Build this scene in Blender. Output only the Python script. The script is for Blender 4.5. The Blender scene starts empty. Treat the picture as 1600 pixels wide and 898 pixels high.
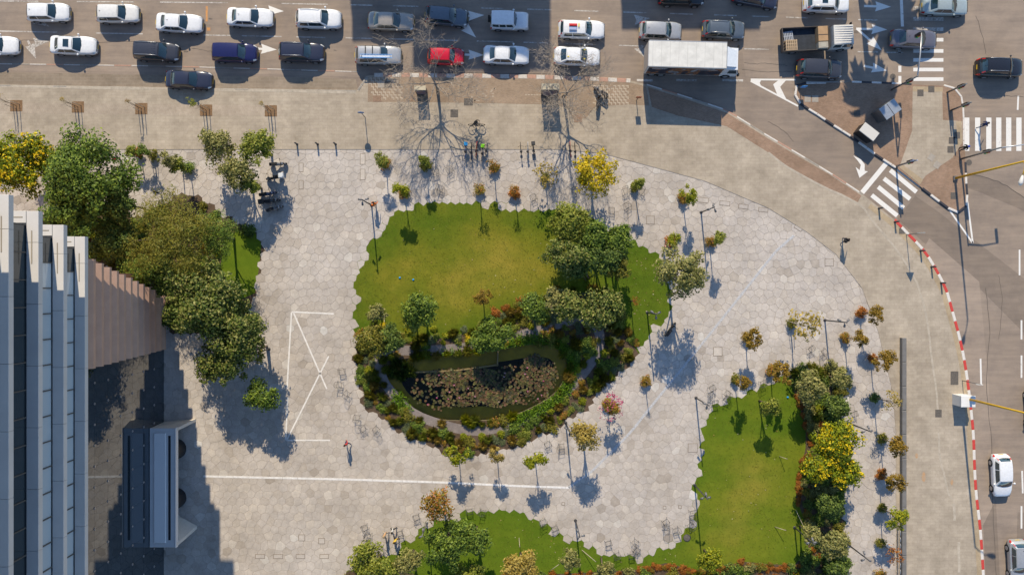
import bpy, math, random
import numpy as np
from mathutils import Vector, Matrix
random.seed(7); rng = np.random.default_rng(7)
SC = bpy.context.scene
C = SC.collection
R = math.radians
# ------------------------------------------------------------------ camera, world, sun
CAMH = 75.0; FPX = 1170.0; PXM = FPX/CAMH
cam_d = bpy.data.cameras.new('camera'); cam = bpy.data.objects.new('camera', cam_d); C.objects.link(cam)
cam.location = (0, 0, CAMH); cam.rotation_euler = (0, 0, 0)
cam_d.sensor_fit = 'HORIZONTAL'; cam_d.sensor_width = 36; cam_d.lens = 36*FPX/1600; cam_d.clip_end = 2000
SC.camera = cam
SUN_EL = R(36); SLOPE = 0.095              # shadows fall towards -Y and a little towards +X
to_sun = Vector((-SLOPE, 1, 0)).normalized()*math.cos(SUN_EL) + Vector((0, 0, math.sin(SUN_EL)))
W = bpy.data.worlds.new('World'); SC.world = W; W.use_nodes = True
nt = W.node_tree; bg = nt.nodes['Background']
sky = nt.nodes.new('ShaderNodeTexSky'); sky.sky_type = 'NISHITA'; sky.sun_disc = False
sky.sun_elevation = SUN_EL; sky.sun_rotation = math.atan2(to_sun.x, to_sun.y)
sky.air_density = 1.0; sky.dust_density = 0.1; sky.ozone_density = 4.0
nt.links.new(sky.outputs[0], bg.inputs[0]); bg.inputs[1].default_value = 0.12
sun_d = bpy.data.lights.new('sun', 'SUN'); sun = bpy.data.objects.new('sun', sun_d); C.objects.link(sun)
sun_d.energy = 3.7; sun_d.angle = R(0.55); sun_d.color = (1.0, 0.87, 0.66)
sun.rotation_euler = to_sun.to_track_quat('Z', 'Y').to_euler(); sun.location = (0, 60, 60)
SC.view_settings.view_transform = 'Standard'; SC.view_settings.look = 'None'
SC.view_settings.exposure = 0.72; SC.view_settings.gamma = 1.0; SC.view_settings.use_curve_mapping = False
SC.cycles.max_bounces = 6; SC.cycles.transparent_max_bounces = 8
SC.cycles.use_denoising = True

# ------------------------------------------------------------------ helpers
def P(px, py, z=0.0):
    """photo pixel -> point at height z under that pixel"""
    k = (CAMH-z)/FPX
    return ((px-800)*k, (449-py)*k, z)
def P2(px, py, z=0.0): return P(px, py, z)[:2]
def PP(pts, z=0.0): return [P2(a, b, z) for a, b in pts]

class MB:
    def __init__(s): s.v = []; s.f = []; s.m = []; s.sm = []
    def add(s, vs, fs, m=0, smooth=False):
        o = len(s.v); s.v.extend(vs)
        for f in fs: s.f.append([i+o for i in f]); s.m.append(m); s.sm.append(smooth)
    def box(s, c, d, rz=0.0, m=0, taper=1.0):
        x, y, z = d[0]/2, d[1]/2, d[2]/2; cr, sr = math.cos(rz), math.sin(rz); vs = []
        for zz, t in ((-z, 1.0), (z, taper)):
            for xx, yy in ((-x, -y), (x, -y), (x, y), (-x, y)):
                xx *= t; yy *= t
                vs.append((c[0]+xx*cr-yy*sr, c[1]+xx*sr+yy*cr, c[2]+zz))
        s.add(vs, [(3, 2, 1, 0), (4, 5, 6, 7), (0, 1, 5, 4), (1, 2, 6, 5), (2, 3, 7, 6), (3, 0, 4, 7)], m)
    def bev(s, c, d, b=0.02, rz=0.0, m=0):
        """box with a chamfered top"""
        x, y, z = d[0]/2, d[1]/2, d[2]/2; cr, sr = math.cos(rz), math.sin(rz); vs = []
        for zz, i in ((-z, 0), (z-b, 0), (z, b)):
            for xx, yy in ((-x+i, -y+i), (x-i, -y+i), (x-i, y-i), (-x+i, y-i)):
                vs.append((c[0]+xx*cr-yy*sr, c[1]+xx*sr+yy*cr, c[2]+zz))
        fs = [(8, 9, 10, 11), (3, 2, 1, 0)]
        for a in (0, 4):
            for k in range(4): fs.append((a+k, a+(k+1) % 4, a+4+(k+1) % 4, a+4+k))
        s.add(vs, fs, m)
    def prism(s, poly, z0, z1, m=0, ms=None, bottom=False):
        a = sum(poly[i-1][0]*poly[i][1]-poly[i][0]*poly[i-1][1] for i in range(len(poly)))
        if a < 0: poly = poly[::-1]
        n = len(poly)
        s.add([(x, y, z1) for x, y in poly], [list(range(n))], m)
        s.add([(x, y, z0) for x, y in poly]+[(x, y, z1) for x, y in poly],
              [(i, (i+1) % n, n+(i+1) % n, n+i) for i in range(n)], m if ms is None else ms)
        if bottom: s.add([(x, y, z0) for x, y in poly], [list(range(n))[::-1]], m)
    def sheet(s, poly, z, m=0):
        a = sum(poly[i-1][0]*poly[i][1]-poly[i][0]*poly[i-1][1] for i in range(len(poly)))
        if a < 0: poly = poly[::-1]
        s.add([(x, y, z) for x, y in poly], [list(range(len(poly)))], m)
    def tube(s, pts, rad, n=6, m=0, caps=True, smooth=True):
        pts = [Vector(p) for p in pts]
        if not hasattr(rad, '__len__'): rad = [rad]*len(pts)
        vs = []; fs = []; up = Vector((0.013, 0.02, 1))
        for i, p in enumerate(pts):
            t = (pts[min(i+1, len(pts)-1)]-pts[max(i-1, 0)])
            if t.length < 1e-9: t = Vector((0, 0, 1))
            t.normalize()
            u = t.cross(Vector((1, 0.01, 0.02)) if abs(t.z) > 0.9 else up).normalized(); w = t.cross(u)
            for k in range(n):
                a = 2*math.pi*k/n; q = p+(u*math.cos(a)+w*math.sin(a))*rad[i]; vs.append(tuple(q))
        for i in range(len(pts)-1):
            for k in range(n):
                fs.append((i*n+k, i*n+(k+1) % n, (i+1)*n+(k+1) % n, (i+1)*n+k))
        if caps: fs.append(tuple(range(n))[::-1]); fs.append(tuple(range((len(pts)-1)*n, len(pts)*n)))
        s.add(vs, fs, m, smooth)
    def lathe(s, prof, c=(0, 0, 0), n=12, m=0, smooth=True):
        vs = []; fs = []
        for r, z in prof:
            for k in range(n):
                a = 2*math.pi*k/n; vs.append((c[0]+r*math.cos(a), c[1]+r*math.sin(a), c[2]+z))
        for i in range(len(prof)-1):
            for k in range(n): fs.append((i*n+k, i*n+(k+1) % n, (i+1)*n+(k+1) % n, (i+1)*n+k))
        fs.append(tuple(range((len(prof)-1)*n, len(prof)*n)))
        s.add(vs, fs, m, smooth)
    def grid(s, fn, nu, nv, m=0, smooth=True, flip=False):
        vs = [tuple(fn(i/nu, j/nv)) for i in range(nu+1) for j in range(nv+1)]; fs = []
        for i in range(nu):
            for j in range(nv):
                q = (i*(nv+1)+j, (i+1)*(nv+1)+j, (i+1)*(nv+1)+j+1, i*(nv+1)+j+1)
                fs.append(q[::-1] if flip else q)
        s.add(vs, fs, m, smooth)
    def torus(s, c, rad, r, axis='y', n=16, k=5, m=0):
        pts = []
        for i in range(n+1):
            a = 2*math.pi*i/n
            if axis == 'y': pts.append((c[0]+rad*math.cos(a), c[1], c[2]+rad*math.sin(a)))
            elif axis == 'x': pts.append((c[0], c[1]+rad*math.cos(a), c[2]+rad*math.sin(a)))
            else: pts.append((c[0]+rad*math.cos(a), c[1]+rad*math.sin(a), c[2]))
        s.tube(pts, r, k, m, caps=False)
    def mesh(s, name, mats):
        me = bpy.data.meshes.new(name); me.from_pydata([tuple(v) for v in s.v], [], s.f)
        for mt in (mats if isinstance(mats, (list, tuple)) else [mats]): me.materials.append(mt)
        me.polygons.foreach_set('material_index', s.m); me.polygons.foreach_set('use_smooth', s.sm)
        me.update(); return me
    def build(s, name, mats, parent=None):
        return obj(name, s.mesh(name, mats), parent)
def obj(name, me, parent=None):
    o = bpy.data.objects.new(name, me); C.objects.link(o)
    if parent: o.parent = parent
    return o
def tag(o, label=None, cat=None, group=None, kind=None):
    if label: o['label'] = label
    if cat: o['category'] = cat
    if group: o['group'] = group
    if kind: o['kind'] = kind
    return o
def thing(name, loc, label, cat, group=None, rz=0.0):
    e = bpy.data.objects.new(name, None); C.objects.link(e); e.location = loc; e.rotation_euler = (0, 0, rz)
    e.empty_display_size = 0.2
    return tag(e, label, cat, group)
def struct(o): o['kind'] = 'structure'; return o
def copy_tree(o, parent=None):
    c = o.copy(); C.objects.link(c)
    if parent: c.parent = parent
    for ch in list(o.children): copy_tree(ch, c)
    return c
def smooth_poly(pts, sub=4, closed=True):
    n = len(pts); out = []
    rngi = range(n) if closed else range(n-1)
    for i in rngi:
        g = (lambda k: pts[k % n]) if closed else (lambda k: pts[min(max(k, 0), n-1)])
        p0, p1, p2, p3 = g(i-1), g(i), g(i+1), g(i+2)
        for k in range(sub):
            t = k/sub
            out.append(tuple(0.5*((2*p1[a])+(-p0[a]+p2[a])*t+(2*p0[a]-5*p1[a]+4*p2[a]-p3[a])*t*t+(-p0[a]+3*p1[a]-3*p2[a]+p3[a])*t**3) for a in (0, 1)))
    if not closed: out.append(tuple(pts[-1]))
    return out
def inside(poly, x, y):
    x = np.asarray(x, float); y = np.asarray(y, float); r = np.zeros(x.shape, bool); n = len(poly)
    for i in range(n):
        x1, y1 = poly[i-1]; x2, y2 = poly[i]
        if y1 == y2: continue
        c = ((y1 > y) != (y2 > y)) & (x < (x2-x1)*(y-y1)/(y2-y1)+x1); r ^= c
    return r
def dist_line(pts, x, y):
    x = np.asarray(x, float); y = np.asarray(y, float); d = np.full(x.shape, 1e9)
    for (x1, y1), (x2, y2) in zip(pts[:-1], pts[1:]):
        L = (x2-x1)**2+(y2-y1)**2+1e-9; t = np.clip(((x-x1)*(x2-x1)+(y-y1)*(y2-y1))/L, 0, 1)
        d = np.minimum(d, np.hypot(x-x1-t*(x2-x1), y-y1-t*(y2-y1)))
    return d
def ribbon(pts, w0, w1=0.0):
    """strip polygon along an open polyline; w0 to the left, w1 to the right"""
    A = []; B = []
    for i, p in enumerate(pts):
        a = pts[max(i-1, 0)]; b = pts[min(i+1, len(pts)-1)]
        d = Vector((b[0]-a[0], b[1]-a[1])).normalized(); nrm = (-d.y, d.x)
        A.append((p[0]+nrm[0]*w0, p[1]+nrm[1]*w0)); B.append((p[0]-nrm[0]*w1, p[1]-nrm[1]*w1))
    return A+B[::-1]

# ------------------------------------------------------------------ materials
_mc = {}
def base_mat(name):
    m = bpy.data.materials.new(name); m.use_nodes = True
    return m, m.node_tree, m.node_tree.nodes['Principled BSDF']
def _noise(nt, scale, detail=5, rough=0.6, sx=1, sy=1):
    g = nt.nodes.new('ShaderNodeNewGeometry'); mp = nt.nodes.new('ShaderNodeMapping'); mp.inputs['Scale'].default_value = (sx, sy, 1)
    nt.links.new(g.outputs['Position'], mp.inputs[0])
    n = nt.nodes.new('ShaderNodeTexNoise'); n.inputs['Scale'].default_value = scale; n.inputs['Detail'].default_value = detail
    n.inputs['Roughness'].default_value = rough; nt.links.new(mp.outputs[0], n.inputs['Vector']); return n, mp
def _ramp(nt, fac, stops):
    r = nt.nodes.new('ShaderNodeValToRGB'); e = r.color_ramp.elements
    while len(e) < len(stops): e.new(0.5)
    for i, (p, c) in enumerate(stops): e[i].position = p; e[i].color = (*c, 1)
    nt.links.new(fac, r.inputs[0]); return r
def _mix(nt, a, b, fac, mode='MIX'):
    m = nt.nodes.new('ShaderNodeMix'); m.data_type = 'RGBA'; m.blend_type = mode
    for s, v in ((m.inputs[6], a), (m.inputs[7], b)):
        if hasattr(v, 'links'): nt.links.new(v, s)
        else: s.default_value = (*v, 1)
    if hasattr(fac, 'links'): nt.links.new(fac, m.inputs[0])
    else: m.inputs[0].default_value = fac
    return m.outputs[2]
def _bump(nt, bsdf, h, strength, dist=0.02):
    b = nt.nodes.new('ShaderNodeBump'); b.inputs['Strength'].default_value = strength; b.inputs['Distance'].default_value = dist
    nt.links.new(h, b.inputs['Height']); nt.links.new(b.outputs[0], bsdf.inputs['Normal'])
def M(name, col, rough=0.8, metal=0.0, spec=0.3, var=0.0, vscale=3.0, fine=0.0, fscale=40.0, bump=0.0, coat=0.0, col2=None):
    if name in _mc: return _mc[name]
    m, nt, b = base_mat(name); b.inputs['Roughness'].default_value = rough; b.inputs['Metallic'].default_value = metal
    b.inputs['Specular IOR Level'].default_value = spec; b.inputs['Coat Weight'].default_value = coat; b.inputs['Coat Roughness'].default_value = 0.04
    c = None
    if col2 is not None or var > 0:
        c2 = col2 if col2 is not None else tuple(x*(1-var) for x in col)
        n, _ = _noise(nt, vscale); r = _ramp(nt, n.outputs[0], [(0.3, c2), (0.68, col)]); c = r.outputs[0]
    if fine > 0:
        n2, _ = _noise(nt, fscale, 3); r2 = _ramp(nt, n2.outputs[0], [(0.25, (1-fine,)*3), (0.75, (1+fine,)*3)])
        c = _mix(nt, c if c is not None else col, r2.outputs[0], 1.0, 'MULTIPLY')
        if bump > 0: _bump(nt, b, n2.outputs[0], bump)
    if c is None: b.inputs['Base Color'].default_value = (*col, 1)
    else: nt.links.new(c, b.inputs['Base Color'])
    _mc[name] = m; return m
def leafmat(name, cols, trans=0.3, rough=0.55):
    """foliage: every leaf its own tone, light shining through"""
    if name in _mc: return _mc[name]
    m, nt, b = base_mat(name); g = nt.nodes.new('ShaderNodeNewGeometry'); n = len(cols)
    r = _ramp(nt, g.outputs['Random Per Island'], [((i+0.5)/n, c) for i, c in enumerate(cols)])
    ns, _ = _noise(nt, 1.3, 3); r2 = _ramp(nt, ns.outputs[0], [(0.3, (0.72, 0.75, 0.72)), (0.7, (1.18, 1.16, 1.1))])
    c = _mix(nt, r.outputs[0], r2.outputs[0], 1.0, 'MULTIPLY')
    nt.links.new(c, b.inputs['Base Color']); b.inputs['Roughness'].default_value = rough; b.inputs['Specular IOR Level'].default_value = 0.25
    t = nt.nodes.new('ShaderNodeBsdfTranslucent'); nt.links.new(c, t.inputs[0]); mx = nt.nodes.new('ShaderNodeMixShader'); mx.inputs[0].default_value = trans
    nt.links.new(b.outputs[0], mx.inputs[1]); nt.links.new(t.outputs[0], mx.inputs[2]); nt.links.new(mx.outputs[0], nt.nodes['Material Output'].inputs[0])
    _mc[name] = m; return m
def attr_mat(name, attr, stops, rough=0.8, dirt=None, fine=0.06, fscale=30):
    """tone read from a per-piece attribute, with world-space dirt on top"""
    m, nt, b = base_mat(name); a = nt.nodes.new('ShaderNodeAttribute'); a.attribute_name = attr
    c = _ramp(nt, a.outputs['Fac'], stops).outputs[0]
    if dirt:
        for sc, lo, hi in dirt:
            n, _ = _noise(nt, sc, 6, 0.65); c = _mix(nt, c, _ramp(nt, n.outputs[0], [(0.3, lo), (0.65, hi)]).outputs[0], 1.0, 'MULTIPLY')
    n2, _ = _noise(nt, fscale, 3); c = _mix(nt, c, _ramp(nt, n2.outputs[0], [(0.25, (1-fine,)*3), (0.75, (1+fine,)*3)]).outputs[0], 1.0, 'MULTIPLY')
    nt.links.new(c, b.inputs['Base Color']); b.inputs['Roughness'].default_value = rough; b.inputs['Specular IOR Level'].default_value = 0.25
    _bump(nt, b, n2.outputs[0], 0.25); return m
def paver_mat(name, cols, bw=0.9, bh=0.3, rot=0.0, joint=(0.31, 0.265, 0.21), dirt=(0.78, 1.1), jw=0.012, offset=0.5):
    """small concrete pavers, far below a pixel's size, with soiling"""
    m, nt, b = base_mat(name); g = nt.nodes.new('ShaderNodeNewGeometry'); mp = nt.nodes.new('ShaderNodeMapping'); mp.inputs['Rotation'].default_value = (0, 0, rot)
    nt.links.new(g.outputs['Position'], mp.inputs[0]); br = nt.nodes.new('ShaderNodeTexBrick'); nt.links.new(mp.outputs[0], br.inputs['Vector'])
    br.inputs['Scale'].default_value = 1; br.inputs['Brick Width'].default_value = bw; br.inputs['Row Height'].default_value = bh; br.inputs['Mortar Size'].default_value = jw
    br.inputs['Mortar Smooth'].default_value = 0.3; br.inputs['Bias'].default_value = -0.1; br.offset = offset
    br.inputs['Color1'].default_value = (*cols[0], 1); br.inputs['Color2'].default_value = (*cols[1], 1); br.inputs['Mortar'].default_value = (*joint, 1)
    c = br.outputs[0]
    for sc, k in ((0.09, 0.6), (0.5, 1.0), (2.6, 0.5)):
        n, _ = _noise(nt, sc, 6, 0.65); lo = 1-(1-dirt[0])*k; hi = 1+(dirt[1]-1)*k
        c = _mix(nt, c, _ramp(nt, n.outputs[0], [(0.3, (lo, lo*0.99, lo*0.97)), (0.68, (hi, hi, hi))]).outputs[0], 1.0, 'MULTIPLY')
    n2, _ = _noise(nt, 24, 3); c = _mix(nt, c, _ramp(nt, n2.outputs[0], [(0.25, (0.93,)*3), (0.75, (1.07,)*3)]).outputs[0], 1.0, 'MULTIPLY')
    nt.links.new(c, b.inputs['Base Color']); b.inputs['Roughness'].default_value = 0.85; b.inputs['Specular IOR Level'].default_value = 0.25
    _bump(nt, b, br.outputs['Fac'], -0.4, 0.01); return m
def asphalt_mat(name, k=1.0):
    m, nt, b = base_mat(name); n1, _ = _noise(nt, 0.07, 6, 0.6, 0.5, 1.6); n2, _ = _noise(nt, 0.9, 6, 0.7, 0.25, 2.2); n3, _ = _noise(nt, 34, 2); n4, _ = _noise(nt, 0.35, 7, 0.7)
    c = _ramp(nt, n1.outputs[0], [(0.3, (0.235*k, 0.188*k, 0.150*k)), (0.7, (0.305*k, 0.245*k, 0.195*k))]).outputs[0]
    c = _mix(nt, c, _ramp(nt, n2.outputs[0], [(0.3, (0.84, 0.84, 0.85)), (0.7, (1.12, 1.11, 1.09))]).outputs[0], 1, 'MULTIPLY')
    c = _mix(nt, c, _ramp(nt, n4.outputs[0], [(0.32, (0.80, 0.81, 0.84)), (0.55, (1, 1, 1)), (0.8, (1.1, 1.07, 1.03))]).outputs[0], 1, 'MULTIPLY')
    c = _mix(nt, c, _ramp(nt, n3.outputs[0], [(0.25, (0.88,)*3), (0.75, (1.12,)*3)]).outputs[0], 1, 'MULTIPLY')
    nt.links.new(c, b.inputs['Base Color']); b.inputs['Roughness'].default_value = 0.88; b.inputs['Specular IOR Level'].default_value = 0.2
    _bump(nt, b, n3.outputs[0], 0.35, 0.01); return m
def grass_mat(name, green, mid, dry, spot, far=1.25):
    """mown grass, green where it is watered, dried out round one worn spot (px centre and radii)"""
    m, nt, b = base_mat(name); n1, _ = _noise(nt, 0.13, 4, 0.55); n2, _ = _noise(nt, 0.8, 6, 0.7); n3, _ = _noise(nt, 22, 4, 0.7); n4, _ = _noise(nt, 0.22, 3, 0.5, 0.35, 1.5)
    g = nt.nodes.new('ShaderNodeNewGeometry'); c0 = P2(spot[0], spot[1]); v1 = nt.nodes.new('ShaderNodeVectorMath'); v1.operation = 'SUBTRACT'; v1.inputs[1].default_value = (c0[0], c0[1], 0); nt.links.new(g.outputs['Position'], v1.inputs[0])
    v2 = nt.nodes.new('ShaderNodeVectorMath'); v2.operation = 'MULTIPLY'; v2.inputs[1].default_value = (PXM/spot[2], PXM/spot[3], 0); nt.links.new(v1.outputs[0], v2.inputs[0])
    v3 = nt.nodes.new('ShaderNodeVectorMath'); v3.operation = 'LENGTH'; nt.links.new(v2.outputs[0], v3.inputs[0])
    ad = nt.nodes.new('ShaderNodeMath'); ad.operation = 'MULTIPLY_ADD'; nt.links.new(n1.outputs[0], ad.inputs[0]); ad.inputs[1].default_value = 3.4; nt.links.new(v3.outputs['Value'], ad.inputs[2])
    a2 = nt.nodes.new('ShaderNodeMath'); a2.operation = 'MULTIPLY_ADD'; nt.links.new(ad.outputs[0], a2.inputs[0]); a2.inputs[1].default_value = 0.36; a2.inputs[2].default_value = -0.50
    c = _ramp(nt, a2.outputs[0], [(0.10, dry), (0.38, mid), (0.68, green)]).outputs[0]
    c = _mix(nt, c, _ramp(nt, n4.outputs[0], [(0.35, (0.80, 0.90, 0.8)), (0.62, (1.08, 1.03, 1.05))]).outputs[0], 1, 'MULTIPLY')
    c = _mix(nt, c, _ramp(nt, n2.outputs[0], [(0.3, (0.82, 0.87, 0.78)), (0.7, (1.15, 1.12, 1.15))]).outputs[0], 1, 'MULTIPLY')
    c = _mix(nt, c, _ramp(nt, n3.outputs[0], [(0.25, (0.8,)*3), (0.75, (1.2,)*3)]).outputs[0], 1, 'MULTIPLY')
    nt.links.new(c, b.inputs['Base Color']); b.inputs['Roughness'].default_value = 0.9; b.inputs['Specular IOR Level'].default_value = 0.1
    _bump(nt, b, n3.outputs[0], 0.5, 0.04); return m
def paint_mat(name, col, rough=0.25, metal=0.0):
    if name in _mc: return _mc[name]
    m, nt, b = base_mat(name); n, _ = _noise(nt, 5, 5); c = _ramp(nt, n.outputs[0], [(0.3, tuple(x*0.88 for x in col)), (0.65, col)]).outputs[0]
    nt.links.new(c, b.inputs['Base Color']); b.inputs['Roughness'].default_value = rough; b.inputs['Metallic'].default_value = metal
    b.inputs['Coat Weight'].default_value = 0.7; b.inputs['Coat Roughness'].default_value = 0.06; _mc[name] = m; return m
def worn_mat(name, col, under, thr=0.42):
    """road paint worn through to what is below"""
    m, nt, b = base_mat(name); n, _ = _noise(nt, 5.5, 8, 0.75); n2, _ = _noise(nt, 0.6, 3)
    ad = nt.nodes.new('ShaderNodeMath'); ad.operation = 'MULTIPLY_ADD'; nt.links.new(n2.outputs[0], ad.inputs[0]); ad.inputs[1].default_value = 0.5; nt.links.new(n.outputs[0], ad.inputs[2])
    c = _ramp(nt, ad.outputs[0], [(thr+0.16, under), (thr+0.36, col)]).outputs[0]
    nt.links.new(c, b.inputs['Base Color']); b.inputs['Roughness'].default_value = 0.8; return m

asphalt = asphalt_mat('asphalt'); asphalt_dark = asphalt_mat('asphalt_tone_patch', 0.80); asphalt_pale = asphalt_mat('asphalt_dusty', 1.12)
sidewalk_m = paver_mat('grey_pavers', [(0.42, 0.36, 0.285), (0.375, 0.32, 0.255)])
sidewalk_d = paver_mat('bay_pavers', [(0.285, 0.23, 0.175), (0.25, 0.203, 0.155)])
sidewalk_l = paver_mat('pale_pavers', [(0.42, 0.355, 0.285), (0.38, 0.32, 0.26)], 0.2, 0.2, 0, (0.33, 0.275, 0.215))
brick_m = paver_mat('red_brown_pavers', [(0.31, 0.19, 0.125), (0.25, 0.15, 0.10)], 0.2, 0.1)
brick_tan = paver_mat('tan_brown_pavers', [(0.33, 0.235, 0.16), (0.27, 0.19, 0.13)], 0.2, 0.1)
beige_m = paver_mat('beige_pavers', [(0.44, 0.345, 0.225), (0.40, 0.31, 0.20)], 0.2, 0.2)
grass_m = grass_mat('lawn_grass', (0.082,0.125,0.009), (0.15,0.155,0.014), (0.26,0.205,0.030), (735,418,150,75))
grass_g = grass_mat('lawn_grass_green', (0.098,0.145,0.010), (0.135,0.162,0.013), (0.21,0.19,0.026), (1170,780,85,110))
soil_m = M('bed_soil', (0.115, 0.078, 0.05), 0.95, var=0.45, vscale=2.5, fine=0.35, fscale=25, bump=0.8)
gravel_m = M('path_gravel', (0.235, 0.20, 0.185), 0.95, var=0.3, vscale=1.2, fine=0.35, fscale=22, bump=0.7)
white_rm = worn_mat('road_paint_white', (0.68, 0.66, 0.62), (0.24, 0.20, 0.17), 0.30)
white_faint = worn_mat('road_paint_worn', (0.52, 0.49, 0.45), (0.20, 0.165, 0.135), 0.46)
orange_rm = worn_mat('road_paint_orange', (0.55, 0.25, 0.07), (0.20, 0.165, 0.135), 0.42)
kerb_grey = M('kerb_concrete', (0.34, 0.31, 0.27), 0.9, var=0.3, vscale=4, fine=0.1)
kerb_white = M('kerb_white_paint', (0.66, 0.62, 0.57), 0.75, var=0.2, vscale=6)
kerb_red = M('kerb_red_paint', (0.55, 0.06, 0.05), 0.7, var=0.25, vscale=6)
kerb_red_old = M('kerb_faded_red_paint', (0.46, 0.27, 0.20), 0.8, var=0.25, vscale=6)
kerb_white_old = M('kerb_faded_white_paint', (0.60, 0.55, 0.49), 0.8, var=0.3, vscale=6)
kerb_black = M('kerb_black_paint', (0.045, 0.045, 0.055), 0.7, var=0.3, vscale=6)
metal_dark = M('dark_steel', (0.06, 0.06, 0.065), 0.5, 0.3, 0.4)
metal_grey = M('grey_steel', (0.20, 0.20, 0.20), 0.45, 0.5, 0.4, var=0.2, vscale=6)
metal_pale = M('galvanised_steel', (0.5, 0.5, 0.5), 0.4, 0.6, 0.4)
black_m = M('black_plastic', (0.018, 0.018, 0.02), 0.5)
rubber_m = M('tyre_rubber', (0.02, 0.02, 0.02), 0.85)
bark_m = M('bark', (0.14, 0.105, 0.075), 0.9, var=0.4, vscale=6, fine=0.2)
bark_pale = M('pale_bark', (0.30, 0.26, 0.22), 0.9, var=0.35, vscale=6, fine=0.15)
stake_m = M('wood_stake', (0.50, 0.42, 0.32), 0.85, var=0.25, vscale=8)
iron_m = M('cast_iron_cover', (0.13, 0.115, 0.10), 0.8, var=0.35, vscale=8, fine=0.2)
# ------------------------------------------------------------------ layout outlines (photo pixels on the ground)
from mathutils.geometry import tessellate_polygon
ISL = [(640,326),(690,319),(760,321),(800,326),(840,331),(880,326),(920,341),(960,361),(985,371),(1010,391),(1030,406),(1042,440),(1046,470),(1038,498),(1012,525),(1000,545),
       (985,568),(960,590),(935,613),(918,635),(885,660),(850,680),(820,692),(790,700),(760,707),(725,712),(690,703),(655,690),(628,672),(597,652),(572,636),(561,600),(557,570),(556,540),(557,510),
       (559,480),(557,450),(562,420),(576,395),(590,375),(603,352),(620,336)]
BEDLINE = [(1000,545),(985,520),(972,490),(960,462),(925,450),(870,452),(832,462),(803,477),(777,492),(742,510),(690,520),(640,526),(600,526),(557,512)]
LAWN_N = ISL[34:]+ISL[:15]+BEDLINE
POND = smooth_poly([(640,559),(700,554),(775,546),(830,538),(866,542),(885,562),(882,590),(865,615),(835,634),(800,649),(760,656),(700,656),(655,650),(625,632),(606,603),(601,580),(615,565)], 3)
PATH_OUT = smooth_poly([(585,555),(590,590),(605,615),(640,650),(690,670),(745,680),(805,668),(858,642),(900,606),(930,570),(945,535),(935,500),(905,490),(840,508),(780,525),(720,536),(650,540),(605,540)], 3)
SOUTH = [(540,960),(541,897),(565,880),(592,870),(612,865),(627,853),(645,836),(662,822),(690,812),(715,808),(735,800),(760,801),(785,800),(805,802),(822,801),(832,809),(847,817),(862,831),(877,839),(905,849),(925,858),(942,866),(965,872),(987,873),(1015,868),(1040,858),
         (1058,846),(1066,832),(1084,820),(1090,800),(1087,780),(1086,760),(1094,730),(1098,710),(1096,695),(1100,680),(1099,660),(1111,641),(1131,630),(1160,618),(1200,603),(1225,590),(1240,576),(1262,571),(1300,571),(1317,577),(1320,600),(1318,640),(1317,660),(1320,700),(1316,760),(1313,800),(1320,840),(1310,898),(1310,960)]
HEDGE = [(1236,592),(1250,625),(1262,668),(1262,700),(1252,740),(1247,775),(1258,805),(1270,832),(1264,860),(1243,884),(1205,884),(1160,880),(1120,890),(1085,893),(1040,882),(1000,892),(920,897),(850,900),(790,905)]
BED_E = HEDGE[:10]+[(1243,960),(1310,960),(1310,898),(1320,840),(1313,800),(1316,760),(1320,700),(1317,660),(1318,640),(1320,600),(1317,577),(1300,571),(1262,571),(1240,576)]
BED_S = HEDGE[9:]+[(700,910),(620,895),(560,885),(541,897),(540,960),(1243,960)]
WEST = [(60,345),(140,330),(205,330),(225,345),(262,318),(300,302),(345,330),(372,352),(400,360),(410,380),(406,420),(401,455),(398,478),(330,524),(262,524),(262,470),(138,402)]
PLAZA = [(-90,226),(870,226),(940,232),(1000,247),(1100,274),(1199,314),(1260,351),(1307,387),(1337,427),(1349,445),(1375,512),(1395,595),(1405,640),(1408,674),(1412,940),(255,940),(255,470),(100,400),(-90,400)]
isl, south, west = PP(ISL), PP(SOUTH), PP(WEST); pond = PP(POND); path_out = PP(PATH_OUT); lawn_n = PP(LAWN_N)
bed_e, bed_s, hedge, plaza = PP(BED_E), PP(BED_S), PP(HEDGE), PP(PLAZA)

def holed(name, outer, holes, z, mat, parent=None, kind='structure'):
    loops = [[Vector((x, y, 0)) for x, y in l] for l in [outer]+holes]
    tris = tessellate_polygon(loops); vs = [(v.x, v.y, z) for l in loops for v in l]; fs = []
    for t in tris:
        a, b, c = (vs[i] for i in t); s = (b[0]-a[0])*(c[1]-a[1])-(c[0]-a[0])*(b[1]-a[1]); fs.append(tuple(t) if s > 0 else tuple(t)[::-1])
    mb = MB(); mb.add(vs, fs); o = mb.build(name, mat, parent)
    if kind and not parent: o['kind'] = kind
    return o

# ------------------------------------------------------------------ road
road = holed('road', [(-400, -400), (400, -400), (400, 400), (-400, 400)], [pond], 0.0, asphalt)
def mark(name, poly, mat=None, z=0.006, parent=None, px=True):
    mb = MB(); mb.sheet(PP(poly) if px else poly, z); return mb.build(name, mat or white_rm, parent or road)
def line(name, a, b, w, mat=None, z=0.006, parent=None):
    A, B = Vector(P2(*a)), Vector(P2(*b)); d = (B-A).normalized(); n = Vector((-d.y, d.x))*w/2
    return mark(name, [tuple(A+n), tuple(B+n), tuple(B-n), tuple(A-n)], mat, z, parent, px=False)
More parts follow.
